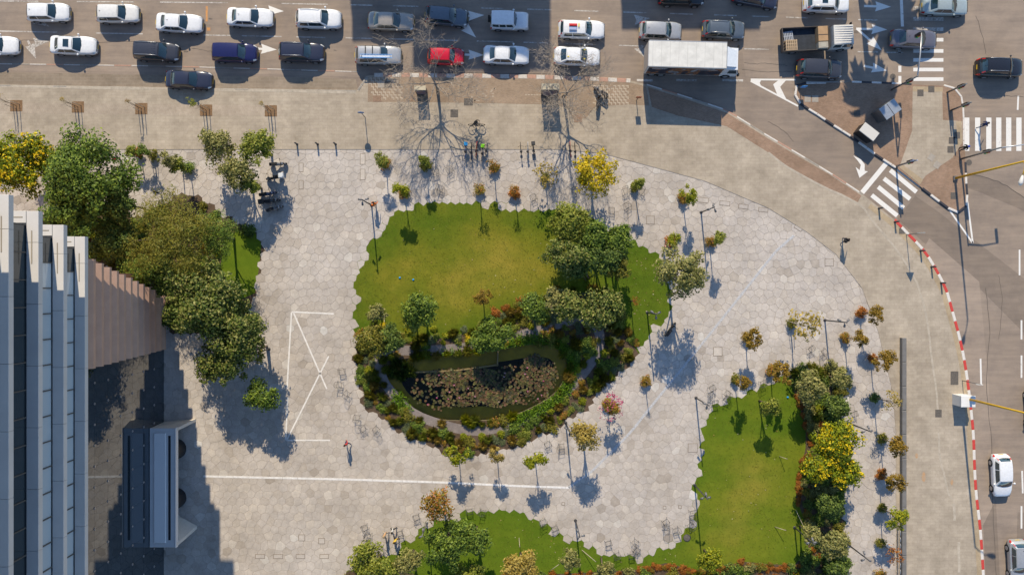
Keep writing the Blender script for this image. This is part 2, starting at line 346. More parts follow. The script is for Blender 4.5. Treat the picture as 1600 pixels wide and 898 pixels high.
# worn and patched asphalt, plus one thin darker streak
for poly, mt in (([(1430,306),(1465,330),(1600,435),(1640,465),(1640,560),(1530,450),(1450,385),(1402,342)], asphalt_dark),
                 ([(1520,272),(1560,285),(1640,330),(1640,350),(1590,325),(1530,300),(1500,290)], asphalt_dark),  # thin streak, a sheet in a darker asphalt tone
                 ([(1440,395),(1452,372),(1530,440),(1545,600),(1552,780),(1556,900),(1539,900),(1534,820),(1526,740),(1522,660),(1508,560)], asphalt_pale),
                 ([(1556,780),(1562,898),(1540,898),(1536,820)], asphalt_dark),
                 ([(1590,800),(1640,800),(1640,930),(1586,930)], asphalt_dark),
                 ([(-90,102),(250,106),(560,114),(562,121),(300,113),(-90,110)], asphalt_pale),
                 ([(1160,82),(1242,86),(1244,126),(1165,120)], asphalt_pale)):
    mark('asphalt_tone_patch', poly, mt, 0.0015+0.0006*(_pz := globals().get('_pz', 0)+1))
bay = MB(); bay.prism(PP([(-200,112),(0,113),(280,118),(420,120),(556,124),(560,146),(-200,140)]), 0, 0.007); struct(bay.build('parking_bay', sidewalk_d))
# lane dashes
def ly1(x): return np.interp(x, [-50,0,340,480,550,835,1060,1250,1400], [2,2,4.5,6.5,8,15,22,28,33])
def ly2(x): return np.interp(x, [-50,0,200,340,560,690,840,990,1180,1400], [48,49,53,55.5,60,63,67,72,77,82.5])
for x0, x1 in ((0,60),(120,210),(250,356),(440,512),(548,582),(614,654),(752,786),(824,862),(897,935),(974,1010),(1047,1083),(1116,1151),(1175,1202),(1228,1262),(1290,1322),(1341,1371)):
    line('lane_dash', (x0, ly1(x0)), (x1, ly1(x1)), 0.11, white_faint)
for x0, x1 in ((-20,90),(150,223),(318,360),(378,398),(400,440),(463,508),(540,582),(607,646),(664,716),(745,802),(818,856),(884,926),(967,1010),(1062,1105),(1163,1201),(1250,1310),(1340,1372),(1385,1412)):
    line('lane_dash', (x0, ly2(x0)), (x1, ly2(x1)), 0.11, white_faint)
for x0, x1 in ((1057,1088),(1128,1161),(995,1020)): line('lane_dash', (x0, 125.5), (x1, 126), 0.22, white_faint)
line('stop_line', (1408,-8), (1410,42), 0.30); line('stop_line', (1406,103), (1406,113), 0.3); line('stop_line', (1406,119), (1406,130), 0.3); line('stop_line', (1405,74), (1406,84), 0.3, white_faint)
for y in (-4,13,30,46,62.5,80,94,109,124): line('crosswalk_bar', (1427, y), (1474, y), 0.36, white_rm if y > 60 else white_faint)
for x in (1510.5,1527.5,1545,1560.5,1576,1592,1608): line('crosswalk_bar', (x, 184), (x, 236), 0.52)
for a, b in (((1391,266),(1432,300)),((1381,279),(1422,311)),((1372,292),(1412,325)),((1362,305),(1402,337))): line('crosswalk_bar', a, b, 0.44)
line('stop_line', (1385,255), (1347,301), 0.48); line('edge_line', (1402,265), (1437,291), 0.2)
for a, b in (((1484,329),(1520,380)),((1511,311),(1520,380)),((1173,124.5),(1243,125)),((1173,127),(1247,166)),((1503,188),(1504,240)),((1593,390),(1593,430)),((1596,500),(1596,530)),((1596,555),(1596,590)),((1591,150),(1590,172)),((1597,735),(1598,770)),((1596,790),(1596,825)),((1532,560),(1533,600)),((1260,128.5),(1330,130))):
    line('edge_line', a, b, 0.17, z=0.0085)
for poly in ([(1173,124),(1190,124),(1187,130),(1190,136),(1173,127)], [(1216,126),(1228,126),(1219,136),(1229,156),(1214,147),(1208,132)]): mark('chevron', poly)
def arrow(px, py, rz, L=2.5, head=1.45, hw=0.50, sw=0.11, mat=None, bend=None):
    x, y = P2(px, py); c, s = math.cos(rz), math.sin(rz)
    pts = [(-L/2, -sw), (L/2-head, -sw), (L/2-head-0.12, -hw), (L/2, 0), (L/2-head-0.12, hw), (L/2-head, sw), (-L/2, sw)]
    mark('direction_arrow', [(x+a*c-b*s, y+a*s+b*c) for a, b in pts], mat or white_rm, 0.0062+0.0001*(int(px) % 7), px=False)
arrow(413,77,-0.05); arrow(424,17,-0.05); arrow(737,25,0.05); arrow(733,49,-0.75,1.9); arrow(737,86,-0.02); arrow(1371,10.5,-0.03,2.7); arrow(1362,46,-0.03,3.1); arrow(1358,62,-0.72,3.3); arrow(1368,107,-0.2,2.4)
arrow(50,78,-1.15,2.0,mat=white_faint); arrow(66,66,0.1,1.4,mat=white_faint); arrow(66,36,-0.5,1.6,mat=white_faint); arrow(1005,30,0.1,1.4,mat=white_faint); arrow(1005,84,-1.0,1.4,mat=white_faint)
mark('direction_arrow', [(1333,243),(1345,249),(1351,257),(1351,267),(1356,268),(1343,278),(1337,261),(1343,266),(1345,258),(1340,251)])
for x, y, w, h in ((323,22,3,24),(326,46,5,5)): mark('paint_spot', [(x-w/2,y-h/2),(x+w/2,y-h/2),(x+w/2,y+h/2),(x-w/2,y+h/2)], orange_rm)
def disc(x, y, r, n=14): return [(x+r*math.cos(2*math.pi*k/n), y+r*math.sin(2*math.pi*k/n)) for k in range(n)]
for x, y in ((1395,120),(1514,254)): mark('manhole_cover', disc(*P2(x, y), 0.3), iron_m, 0.008, px=False)

crack_m = M('crack_filler', (0.085, 0.072, 0.062), .8)
for pts, w in (([(1520,272),(1560,284),(1600,308),(1640,330)],.03), ([(1540,450),(1546,520),(1541,600),(1549,690),(1552,800),(1556,898)],.022), ([(1163,98),(1180,100),(1200,99),(1230,103)],.02), ([(1525,25),(1536,60),(1540,84)],.02), ([(1572,150),(1600,152)],.02), ([(0,66),(60,63),(140,67),(230,64)],.014), ([(300,76),(330,80),(352,78)],.014), ([(640,112),(720,114),(860,116)],.02), ([(1160,109),(1200,113),(1238,112)],.02), ([(1415,180),(1418,188)],.01), ([(1560,430),(1566,470),(1561,530)],.016), ([(1200,190),(1225,205),(1240,222)],.016)):
    l = smooth_poly(PP(pts), 6, False); l = [(x+random.uniform(-.05, .05), y+random.uniform(-.05, .05)) for x, y in l]; mark('crack', ribbon(l, w, w), crack_m, 0.0095, px=False)
oil = M('oil_stain', (0.12, 0.098, 0.082), .6, col2=(0.19, 0.153, 0.122), vscale=3)
for k in range(26):
    x = random.uniform(0, 1400); y = random.choice((ly1(x)+22, ly2(x)+23))+random.uniform(-6, 6); r = random.uniform(.1, .35); X, Y = P2(x, y); mark('oil_stain', [(X+r*1.5*math.cos(t)*random.uniform(.7, 1.2), Y+r*.6*math.sin(t)*random.uniform(.7, 1.2)) for t in np.linspace(0, 5.8, 11)], oil, 0.0047+k*1e-5, px=False)
# ------------------------------------------------------------------ pavement
KERB = [(-200,131),(280,139),(557,143)]
EDGE = [(572,120),(585,118),(700,119),(800,120),(900,123),(985,127)]
CURVE = [(1010,133),(1075,153),(1135,173),(1199,213),(1245,240),(1295,270),(1347,304),(1397,344),(1415,363),(1440,389),(1457,414),(1476,450),(1485,480),(1500,536),(1510,592),(1519,672),(1521,723),(1524,773),(1530,823),(1535,897),(1538,960)]
INNER = [(1399,960),(1399,674),(1396,640),(1391,600),(1371,517),(1346,450),(1336,437),(1306,398),(1259,362),(1199,325),(1100,283),(1000,256),(940,240),(870,234),(-200,234)]
mb = MB(); mb.prism(PP(KERB+EDGE+CURVE+INNER), -0.02, 0.145, 0, 1); pavement = struct(mb.build('pavement', [sidewalk_m, kerb_grey]))
def over(name, poly, mat, z=0.149, smooth=False):
    mb = MB(); p = PP(poly); mb.sheet(p, z); return mb.build(name, mat, pavement)
over('pale_strip', [(-200,158),(440,166),(440,182),(-200,176)], sidewalk_l)
over('brown_strip', [(576,121),(700,122.5),(800,123.5),(900,126),(985,130),(1008,136),(1012,150),(1014,166),(985,164),(930,167),(915,186),(895,186),(885,168),(850,164),(760,162),(640,160),(575,160)], brick_tan)
over('red_brown_strip', smooth_poly([(1012,137),(1075,157),(1135,177),(1199,217),(1245,244),(1295,273),(1345,306),(1338,318),(1282,290),(1230,262),(1200,239),(1135,198),(1060,182),(1018,168)], 1), brick_m)
kr = smooth_poly(PP([(1360,318),(1397,347),(1415,366),(1440,392),(1457,417),(1476,453),(1485,483),(1500,539),(1510,594),(1518,673),(1520,723),(1523,773),(1529,823),(1534,897),(1537,960)]), 3, False)
mb = MB(); mb.sheet(ribbon(kr, -0.02, 0.55), 0.150); mb.build('beige_strip', beige_m, pavement)
pale = M('pale_mortar', (0.46, 0.40, 0.32), 0.9, var=0.3, vscale=3)
for pts, w in (([(1200,239),(1230,262),(1282,290),(1340,319),(1362,345),(1400,390),(1425,430),(1435,452),(1447,500),(1455,560),(1461,605),(1464,640)], 0.10), ([(1465,674),(1468,715),(1475,745),(1480,768),(1486,778)], 0.09), ([(1489,785),(1490,812)], 0.13), ([(1497,845),(1497,893)], 0.13), ([(-200,132),(280,140),(556,145)], 0.13)):
    l = smooth_poly(PP(pts), 4, False)
    l = [(x+random.uniform(-.03, .03), y+random.uniform(-.03, .03)) for x, y in l]
    mb = MB(); mb.sheet(ribbon(l, w, w), 0.1525); mb.build('mortar_joint', pale, pavement)
for x, y, w, h in ((1431,711,4,8),(1442,744,6,16),(1486,752,4,10)): over('paint_spot', disc(x, y, w), M('rust_stain', (0.42, 0.23, 0.09), 0.9, var=0.3, vscale=3), 0.151) if False else over('paint_spot', [(x+w*0.5*math.cos(t), y+h*0.5*math.sin(t)) for t in np.linspace(0, 6.0, 12)], M('orange_stain', (0.46, 0.24, 0.09), 0.9, col2=(0.36, 0.29, 0.22), vscale=4), 0.153)
# light and brown zigzag paving panels
zig = MB()
for x0, x1, y0, y1 in ((577,631,122,158), (926,984,134,169)):
    dx, dy = 6.4, 4.4
    for j in range(int((y1-y0)/dy)):
        for i in range(int((x1-x0)/dx)):
            if random.random() < (0.1 if x0 > 800 else 0.22): continue
            x = x0+i*dx+(j % 2)*3.0; y = y0+j*dy
            if x+4.6 > x1: continue
            for a, b, c, d in ((x, y, x+4.6, y+2.0), (x+3.0, y+2.0, x+4.6, y+4.4)): zig.sheet(PP([(a, b), (c, b), (c, d), (a, d)]), 0.1545)
tag(zig.build('paver', M('pale_paver', (0.46, 0.38, 0.29), 0.85, var=0.25, vscale=5), pavement), kind='stuff')
for x, y in [(758+random.gauss(0,16), 147+random.gauss(0,6)) for _ in range(16)]+[(822+i*4.4, 149) for i in range(7)]+[(745+random.uniform(-4,4), 158) for _ in range(4)]:
    over('pale_paver', [(x-1.6,y-.8),(x+1.6,y-.8),(x+1.6,y+.8),(x-1.6,y+.8)], _mc['pale_paver'], 0.1535)
cov = M('service_cover', (0.36, 0.32, 0.27), 0.85, var=0.2, vscale=4)
for x, y, w, h, mt in ((596,133,11,10,cov),(607,133,12,10,iron_m),(590,155,13,10,brick_m),(732,160,14,11,iron_m),(710,178,12,12,iron_m),(903,186,12,12,brick_m),(1408,361,9,9,iron_m),(1490,590,12,21,iron_m),(1465,645,10,12,iron_m),(643,156,6,6,brick_m)):
    mb = MB(); X, Y = P2(x, y); mb.bev((X, Y, 0.153), (w/PXM, h/PXM, 0.014), 0.004); mb.build('service_cover', mt, pavement)
# kerb stones
def kerb_row(name, pts, mats, L=0.95, w=0.24, top=0.165, base=-0.01, label=None):
    e = bpy.data.objects.new(name, None); C.objects.link(e); e['kind'] = 'structure'
    k = 0; A = Vector(pts[0]); i = 1; cur = A.copy(); acc = []
    seg = [Vector(p) for p in pts]; d = [0]
    for a, b in zip(seg[:-1], seg[1:]): d.append(d[-1]+(b-a).length)
    xs = [p.x for p in seg]; ys = [p.y for p in seg]; t = 0; cache = {}
    while t < d[-1]-0.3:
        t2 = min(t+L, d[-1]); a = Vector((np.interp(t, d, xs), np.interp(t, d, ys))); b = Vector((np.interp(t2, d, xs), np.interp(t2, d, ys)))
        mt = mats[k % len(mats)]; key = (mt.name, round(t2-t, 3))
        if key not in cache:
            mb = MB(); mb.bev((0, 0, (top+base)/2), ((b-a).length-0.02, w, top-base), 0.03); cache[key] = mb.mesh('kerb_stone', mt)
        o = obj('kerb_stone', cache[key], e); m_ = (a+b)/2; o.location = (m_.x, m_.y, random.uniform(-.004, .004)); o.rotation_euler = (0, 0, math.atan2((b-a).y, (b-a).x))
        t = t2; k += 1
    return e
kerb_row('kerb', PP(EDGE[1:]), [kerb_white_old, kerb_red_old], 0.9, 0.42, 0.158)
kerb_row('kerb', PP([(560,142),(574,121)]), [kerb_grey], 0.9)
kerb_row('kerb', PP(CURVE[:7]), [kerb_white, kerb_red_old, kerb_white, kerb_grey], 1.6, 0.16, 0.152)
kerb_row('kerb', smooth_poly(PP(CURVE[7:]), 3, False), [kerb_red, kerb_white], 1.0, 0.30, 0.168)
kerb_row('kerb', PP([(-60,99.5),(0,100),(250,103.5),(400,107.5),(560,112.5)]), [kerb_white_old, kerb_red_old, kerb_white_old, kerb_grey], 1.7, 0.14, 0.012)
kerb_row('kerb', PP(KERB), [kerb_grey], 1.4, 0.18, 0.15)
# traffic islands
TI = [(1245,131),(1330,129),(1400,131.5),(1474,135),(1489,139),(1499,149),(1503,165),(1504,190),(1507,245),(1509,300),(1511,315),(1506,325),(1497,330),(1486,329),(1440,294),(1400,263),(1365,240),(1330,214),(1300,195),(1275,178),(1252,164),(1243,152),(1241,140)]
mb = MB(); mb.prism(PP(TI), -0.02, 0.13, 0, 1); island = struct(mb.build('traffic_island', [brick_m, kerb_grey]))
def oi(name, poly, mat, z=0.134): mb = MB(); mb.sheet(PP(poly), z); return mb.build(name, mat, island)
oi('grey_paving', [(1425,136),(1471,137),(1472,188),(1502,190),(1503,222),(1487,247),(1445,275),(1436,288),(1404,262),(1424,205)], sidewalk_m)
oi('beige_strip', [(1425,135.5),(1472,137),(1472,144),(1425,144)], beige_m, 0.137); oi('beige_strip', [(1404,262),(1410,258),(1441,281),(1437,288)], beige_m, 0.137); oi('beige_strip', [(1493,190),(1501,190),(1502,225),(1494,230)], beige_m, 0.137)
for x, y in ((1261,155),(1273,155),(1454,246),(1463,258),(1454,140),(1437,146),(1494,212),(1486,220),(1484,234),(1489,306),(1338,178)):
    mb = MB(); X, Y = P2(x, y); mb.bev((X, Y, 0.14), (0.62, 0.66, 0.014), 0.004, -0.6 if 1450 < x < 1470 and y > 200 else 0); mb.build('service_cover', cov if x < 1300 or 240 < y < 260 else iron_m, island)
sm = smooth_poly(PP([(1290,130),(1252,131),(1243,136),(1241,145),(1245,156),(1252,164),(1275,178),(1300,195),(1330,214),(1365,240),(1399,262)]), 2, False)
kerb_row('kerb', sm, [kerb_white, kerb_white, kerb_black], 1.0, 0.22, 0.15)
kerb_row('kerb', smooth_poly(PP([(1440,294),(1486,329),(1497,331),(1506,326),(1511,315),(1509,295),(1507,250)]), 3, False), [kerb_black, kerb_white], 1.1, 0.24, 0.15)
kerb_row('kerb', PP([(1330,128.5),(1400,131),(1424,132.5)]), [kerb_white, kerb_black], 1.0, 0.2, 0.15)
kerb_row('kerb', smooth_poly(PP([(1474,134),(1490,138.5),(1500,149),(1503.5,166),(1504.5,188),(1505,235)]), 3, False), [kerb_white], 1.1, 0.2, 0.15)

# ------------------------------------------------------------------ plaza: irregular hexagonal stone paving
plaza_o = holed('plaza_paving', plaza, [pond], 0.095, M('paving_joint', (0.40, 0.35, 0.30), 0.95, var=0.3, vscale=1.0))
stone_m = attr_mat('paving_stone', 'tint', [(0.0, (0.34, 0.295, 0.25)), (0.3, (0.445, 0.395, 0.345)), (0.55, (0.475, 0.43, 0.39)), (0.8, (0.52, 0.465, 0.405)), (1.0, (0.57, 0.545, 0.51))], 0.8,
                   dirt=[(0.06, (0.86, 0.83, 0.79), (1.04, 1.05, 1.07)), (0.33, (0.82, 0.82, 0.82), (1.05, 1.05, 1.05)), (1.6, (0.88, 0.88, 0.88), (1.05, 1.05, 1.04)), (6.0, (0.9, 0.9, 0.9), (1.06, 1.06, 1.06))])
pitch = 0.83; dyy = pitch*math.sqrt(3)/2
x0 = min(p[0] for p in plaza); x1 = max(p[0] for p in plaza); y0 = min(p[1] for p in plaza); y1 = max(p[1] for p in plaza)
nx = int((x1-x0)/pitch)+2; ny = int((y1-y0)/dyy)+2
jit = rng.normal(0, 0.125, (ny, nx, 2)).clip(-0.27, 0.27)
SX = x0+(np.arange(nx)[None, :]+0.5*(np.arange(ny)[:, None] % 2))*pitch+jit[..., 0]; SY = y0+np.arange(ny)[:, None]*dyy+jit[..., 1]
ok = inside(plaza, SX, SY) & ~inside(isl, SX, SY) & ~inside(south, SX, SY) & ~inside(west, SX, SY)
def cell(j, i):
    cx, cy = SX[j, i], SY[j, i]; poly = [(-1, -1), (1, -1), (1, 1), (-1, 1)]
    for dj in (-2, -1, 0, 1, 2):
        for di in (-2, -1, 0, 1, 2):
            jj, ii = j+dj, i+di
            if (dj == 0 and di == 0) or not (0 <= jj < ny and 0 <= ii < nx): continue
            dx, dy = SX[jj, ii]-cx, SY[jj, ii]-cy; h = (dx*dx+dy*dy)/2; out = []
            for k in range(len(poly)):
                a, b = poly[k-1], poly[k]; da, db = a[0]*dx+a[1]*dy-h, b[0]*dx+b[1]*dy-h
                if (da < 0) != (db < 0): t = da/(da-db); out.append((a[0]+(b[0]-a[0])*t, a[1]+(b[1]-a[1])*t))
                if db < 0: out.append(b)
            poly = out
            if len(poly) < 3: return None
    return poly
cells = []
for j in range(ny):
    for i in range(nx):
        if not ok[j, i]: continue
        p = cell(j, i)
        if not p: continue
        q = []
        for a in p:                       # drop slivers of edges
            if not q or math.hypot(a[0]-q[-1][0], a[1]-q[-1][1]) > 0.06: q.append(a)
        if len(q) < 4: continue
        cells.append((SX[j, i], SY[j, i], q))
def stone_geo(mb, c, ox=0.0, oy=0.0):
    x, y, p = c; n = len(p); mx = sum(a for a, b in p)/n; my = sum(b for a, b in p)/n
    tx, ty, h = random.gauss(0, .0015), random.gauss(0, .0015), 0.1145+random.gauss(0, .001); R0 = []; R1 = []; R2 = []
    for a, b in p:
        r = math.hypot(a-mx, b-my); s1 = 1-0.015/r; s2 = 1-0.032/r
        X1, Y1 = mx+(a-mx)*s1, my+(b-my)*s1; X2, Y2 = mx+(a-mx)*s2, my+(b-my)*s2
        R0.append((x+X1-ox, y+Y1-oy, 0.088)); R1.append((x+X1-ox, y+Y1-oy, h-0.007+X1*tx+Y1*ty)); R2.append((x+X2-ox, y+Y2-oy, h+X2*tx+Y2*ty))
    fs = [tuple(range(2*n, 3*n))]
    for k in range(n):
        k2 = (k+1) % n; fs += [(k, k2, n+k2, n+k), (n+k, n+k2, 2*n+k2, 2*n+k)]
    mb.add(R0+R1+R2, fs); return len(fs)
def with_tint(me, counts, vals):
    at = me.attributes.new('tint', 'FLOAT', 'FACE'); at.data.foreach_set('value', np.repeat(np.array(vals, np.float32), counts))
fx, fy = P2(490, 560)
cells.sort(key=lambda c: (c[0]-fx)**2+((c[1]-fy)*0.6)**2)
def tint(): 
    t = random.gauss(0.52, 0.13)
    if random.random() < 0.06: t -= 0.2
    if random.random() < 0.08: t += 0.25
    return min(max(t, 0), 1)
for c in cells[:300]:
    mb = MB(); k = stone_geo(mb, c, c[0], c[1]); me = mb.mesh('paving_stone', stone_m); with_tint(me, [k], [tint()])
    o = obj('paving_stone', me, plaza_o); o.location = (c[0], c[1], 0)
mb = MB(); cnt = []; val = []
for c in cells[300:]: cnt.append(stone_geo(mb, c)); val.append(tint())
me = mb.mesh('paving_stone', stone_m); with_tint(me, cnt, val); tag(obj('paving_stone', me, plaza_o), kind='stuff')
# pale inlay bands, painted lines and covers in the plaza
inlay = M('white_inlay', (0.74, 0.72, 0.70), 0.6, var=0.25, vscale=4, fine=0.1); inlay2 = M('grey_blue_inlay', (0.50, 0.50, 0.51), 0.6, var=0.35, vscale=9, fine=0.2, fscale=18)
def band(pts, w, L, mat):
    pts = PP(pts); d = [0]
    for a, b in zip(pts[:-1], pts[1:]): d.append(d[-1]+math.hypot(b[0]-a[0], b[1]-a[1]))
    t = 0; cache = {}
    while t < d[-1]-0.1:
        l = L*random.choice((0.7, 1.0, 1.3)); t2 = min(t+l, d[-1]); g = lambda u: Vector((np.interp(u, d, [p[0] for p in pts]), np.interp(u, d, [p[1] for p in pts])))
        a, b = g(t), g(t2); key = round(t2-t, 2)
        if key not in cache: mb = MB(); mb.bev((0, 0, 0), (t2-t-0.03, w, 0.02), 0.005); cache[key] = mb.mesh('inlay_slab', mat)
        o = obj('inlay_slab', cache[key], plaza_o); o.location = ((a.x+b.x)/2, (a.y+b.y)/2, 0.113); o.rotation_euler = (0, 0, math.atan2(b.y-a.y, b.x-a.x)); t = t2
band([(318,743),(335,743.5),(540,748),(700,753),(800,758),(890,761)], 0.21, 1.5, inlay)
band([(888,761),(925,735),(985,675),(1010,643),(1110,520),(1212,392),(1240,368)], 0.24, 0.9, inlay2)
for a, b in (((456,488),(449,607)),((450,620),(447,687)),((456,487),(522,490)),((459,488),(511,607)),((514,556),(449,686)),((447,687),(516,687))):
    line('painted_line', a, b, 0.15, M('line_white', (0.72, 0.69, 0.65), 0.7, var=0.2, vscale=3), 0.1215, plaza_o)
frame_m = M('cover_joint', (0.20, 0.165, 0.13), 0.9)
for x, y, w, h in ((567,249,7,16),(567,273,7,16),(471,262,6,13),(471,289,6,13),(988,340,13,24),(1016,344,12,12),(1098,313,16,7),(1132,318,15,6),(1161,323,14,6),(1192,328,14,6),(1082,699,14,13),(1121,549,13,13),(407,868,14,6),(435,868,14,6),(470,868,13,6),(507,868,13,6),(472,839,9,9),(503,844,9,8),(880,786,4,4),(1038,792,4,4),(1062,791,4,4),(1282,344,14,6),(1247,356,12,6),(1295,410,13,11)):
    X, Y = P2(x, y); rz = -0.12 if x in (1098,1132,1161,1192) else (-0.55 if x in (1282,1247) else 0); mb = MB(); mb.box((0, 0, 0.1172), (w/PXM+0.08, h/PXM+0.08, 0.008)); o = mb.build('cover_frame', frame_m, plaza_o); o.location = (X, Y, 0); o.rotation_euler = (0, 0, rz)
    mb = MB(); mb.bev((0, 0, 0.120), (w/PXM-0.02, h/PXM-0.02, 0.012), 0.004); me = mb.mesh('cover_slab', stone_m); with_tint(me, [len(me.polygons)], [random.uniform(.4, .8)]); o = obj('cover_slab', me, plaza_o); o.location = (X, Y, 0); o.rotation_euler = (0, 0, rz)

def offs(poly, d):
    a = sum(poly[i-1][0]*poly[i][1]-poly[i][0]*poly[i-1][1] for i in range(len(poly))); sgn = 1 if a > 0 else -1; n = len(poly); out = []
    for i in range(n):
        p, q = Vector(poly[i-1]), Vector(poly[(i+1) % n]); t = (q-p).normalized(); nn = Vector((-t.y, t.x))*sgn; out.append((poly[i][0]+nn.x*d, poly[i][1]+nn.y*d))
    return out
# ------------------------------------------------------------------ lawns, beds, path, pond
bed_c = holed('planting_bed', offs(isl, -.55), [pond], 0.101, soil_m)
mb = MB(); mb.sheet(offs(lawn_n, -.5), 0.1085); struct(mb.build('lawn', grass_m))
mb = MB(); mb.sheet(offs(south, -.55), 0.101); struct(mb.build('lawn', grass_g))
for poly in (bed_e, bed_s):
    mb = MB(); mb.sheet(offs(poly, -.25), 0.1062 if poly is bed_e else 0.1072); struct(mb.build('planting_bed', soil_m))
mb = MB(); mb.sheet(offs(west, -.5), 0.101); struct(mb.build('planting_bed', soil_m))
mb = MB(); mb.sheet(PP([(352,356),(398,362),(409,381),(405,420),(399,458),(370,470),(345,420)]), 0.107); struct(mb.build('lawn', grass_g))
path_in = [(x, y) for x, y in offs(path_out, 0.95)]
holed('gravel_path', path_out, [path_in], 0.109, gravel_m)
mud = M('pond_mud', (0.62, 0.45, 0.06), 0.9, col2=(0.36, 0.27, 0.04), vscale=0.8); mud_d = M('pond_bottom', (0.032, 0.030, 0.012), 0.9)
cxp, cyp = P2(748, 598); rings = []
mb = MB()
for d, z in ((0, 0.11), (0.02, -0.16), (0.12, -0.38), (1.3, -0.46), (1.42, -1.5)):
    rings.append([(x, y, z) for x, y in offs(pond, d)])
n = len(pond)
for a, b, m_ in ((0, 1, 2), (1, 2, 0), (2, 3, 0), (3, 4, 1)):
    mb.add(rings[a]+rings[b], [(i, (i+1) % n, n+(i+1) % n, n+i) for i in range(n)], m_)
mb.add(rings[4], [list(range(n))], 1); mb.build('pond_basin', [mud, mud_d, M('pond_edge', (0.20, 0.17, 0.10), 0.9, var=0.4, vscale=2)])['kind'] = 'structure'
mb = MB(); mb.prism(PP([(636,561),(700,555),(776,547),(777,571),(710,580),(636,583)]), -1.4, -0.36); struct(mb.build('pond_shelf', mud))
mb = MB(); mb.prism(PP([(740,636),(800,632),(845,622),(862,612),(838,632),(800,648),(760,655),(720,655)]), -1.4, -0.34); struct(mb.build('pond_shelf', mud))
wm, nt2, b2 = base_mat('pond_water'); nt2.nodes.remove(b2)
tr = nt2.nodes.new('ShaderNodeBsdfTransparent'); tr.inputs[0].default_value = (0.88, 0.84, 0.62, 1); gl = nt2.nodes.new('ShaderNodeBsdfGlossy'); gl.inputs['Roughness'].default_value = 0.03
fr = nt2.nodes.new('ShaderNodeFresnel'); fr.inputs[0].default_value = 1.33; mx = nt2.nodes.new('ShaderNodeMixShader'); nz, _ = _noise(nt2, 3.0, 3); bp = nt2.nodes.new('ShaderNodeBump'); bp.inputs['Strength'].default_value = 0.06
nt2.links.new(nz.outputs[0], bp.inputs['Height']); nt2.links.new(bp.outputs[0], gl.inputs['Normal']); nt2.links.new(fr.outputs[0], mx.inputs[0]); nt2.links.new(tr.outputs[0], mx.inputs[1]); nt2.links.new(gl.outputs[0], mx.inputs[2]); nt2.links.new(mx.outputs[0], nt2.nodes['Material Output'].inputs[0])
mb = MB(); mb.sheet(offs(pond, 0.01), -0.10); struct(mb.build('pond_water', wm))
mb = MB()
for a, b in (((636,582),(712,579)),((712,579),(777,570)),((777,571),(778,548))):
    A, B = P2(*a), P2(*b); d = math.hypot(B[0]-A[0], B[1]-A[1]); mb.bev(((A[0]+B[0])/2, (A[1]+B[1])/2, -0.5), (d+0.1, 0.16, 0.9), 0.02, math.atan2(B[1]-A[1], B[0]-A[0]))
tag(mb.build('weir_wall', M('weir_stone', (0.24, 0.18, 0.08), 0.9, var=0.3, vscale=3)), 'low ochre stone weir edge across the lily pond', 'wall')
# lily pads
def pads(name, regions, cols, n, z=-0.094):
    mb = MB(); 
    for k in range(n):
        cx, cy, rx, ry = random.choice(regions); a = random.uniform(0, 6.28); r = math.sqrt(random.random())
        x, y = P2(cx+rx*r*math.cos(a), cy+ry*r*math.sin(a)); s = random.uniform(.08, .155); zz = z+random.uniform(0, .05); tx, ty = random.gauss(0, .16), random.gauss(0, .16); t0 = random.uniform(0, 6.28)
        vs = [(x, y, zz)]+[(x+s*math.cos(t0+t), y+s*math.sin(t0+t), zz+s*(math.cos(t0+t)*tx+math.sin(t0+t)*ty)+0.012) for t in np.linspace(0.2, 6.0, 8)]
        mb.add(vs, [(0, i, i+1) for i in range(1, 8)])
    return tag(mb.build(name, leafmat(name+'_leaf', cols, 0.1, 0.45)), 'water lily leaves floating in dense rafts on the pond', 'water lily', kind='stuff')
pads('lily_pads', [(685,610,42,32),(720,605,32,30),(700,590,36,14),(800,600,40,30),(820,605,42,26),(840,585,28,28),(780,620,30,16),(750,585,24,12),(762,612,20,22)],
     [(0.09,0.055,0.03),(0.15,0.085,0.045),(0.09,0.085,0.025),(0.05,0.055,0.02),(0.19,0.09,0.055),(0.11,0.11,0.03),(0.03,0.04,0.018),(0.05,0.045,0.025),(0.14,0.13,0.04)], 1750)
pads('lily_pads', [(848,575,22,20),(858,590,14,18),(835,565,16,12),(735,625,16,10)], [(0.20,0.17,0.05),(0.16,0.15,0.045),(0.12,0.12,0.04)], 260, -0.088)
lf = MB()
for k in range(18):
    cx, cy, rx, ry = random.choice([(815,600,45,30),(700,610,45,30)]); a = random.uniform(0, 6.28); r = math.sqrt(random.random()); x, y = P2(cx+rx*r*math.cos(a), cy+ry*r*math.sin(a))
    for q in range(7):
        t = q*0.9; lf.add([(x, y, 0.0), (x+.06*math.cos(t-.3), y+.06*math.sin(t-.3), .05), (x+.12*math.cos(t), y+.12*math.sin(t), .09), (x+.06*math.cos(t+.3), y+.06*math.sin(t+.3), .05)], [(0, 1, 2, 3)])
tag(lf.build('lily_flowers', leafmat('lily_petal', [(0.6,0.06,0.22),(0.5,0.2,0.3),(0.7,0.55,0.6)], 0.2)), 'pink water lily flowers dotted among the floating leaves', 'flower', kind='stuff')
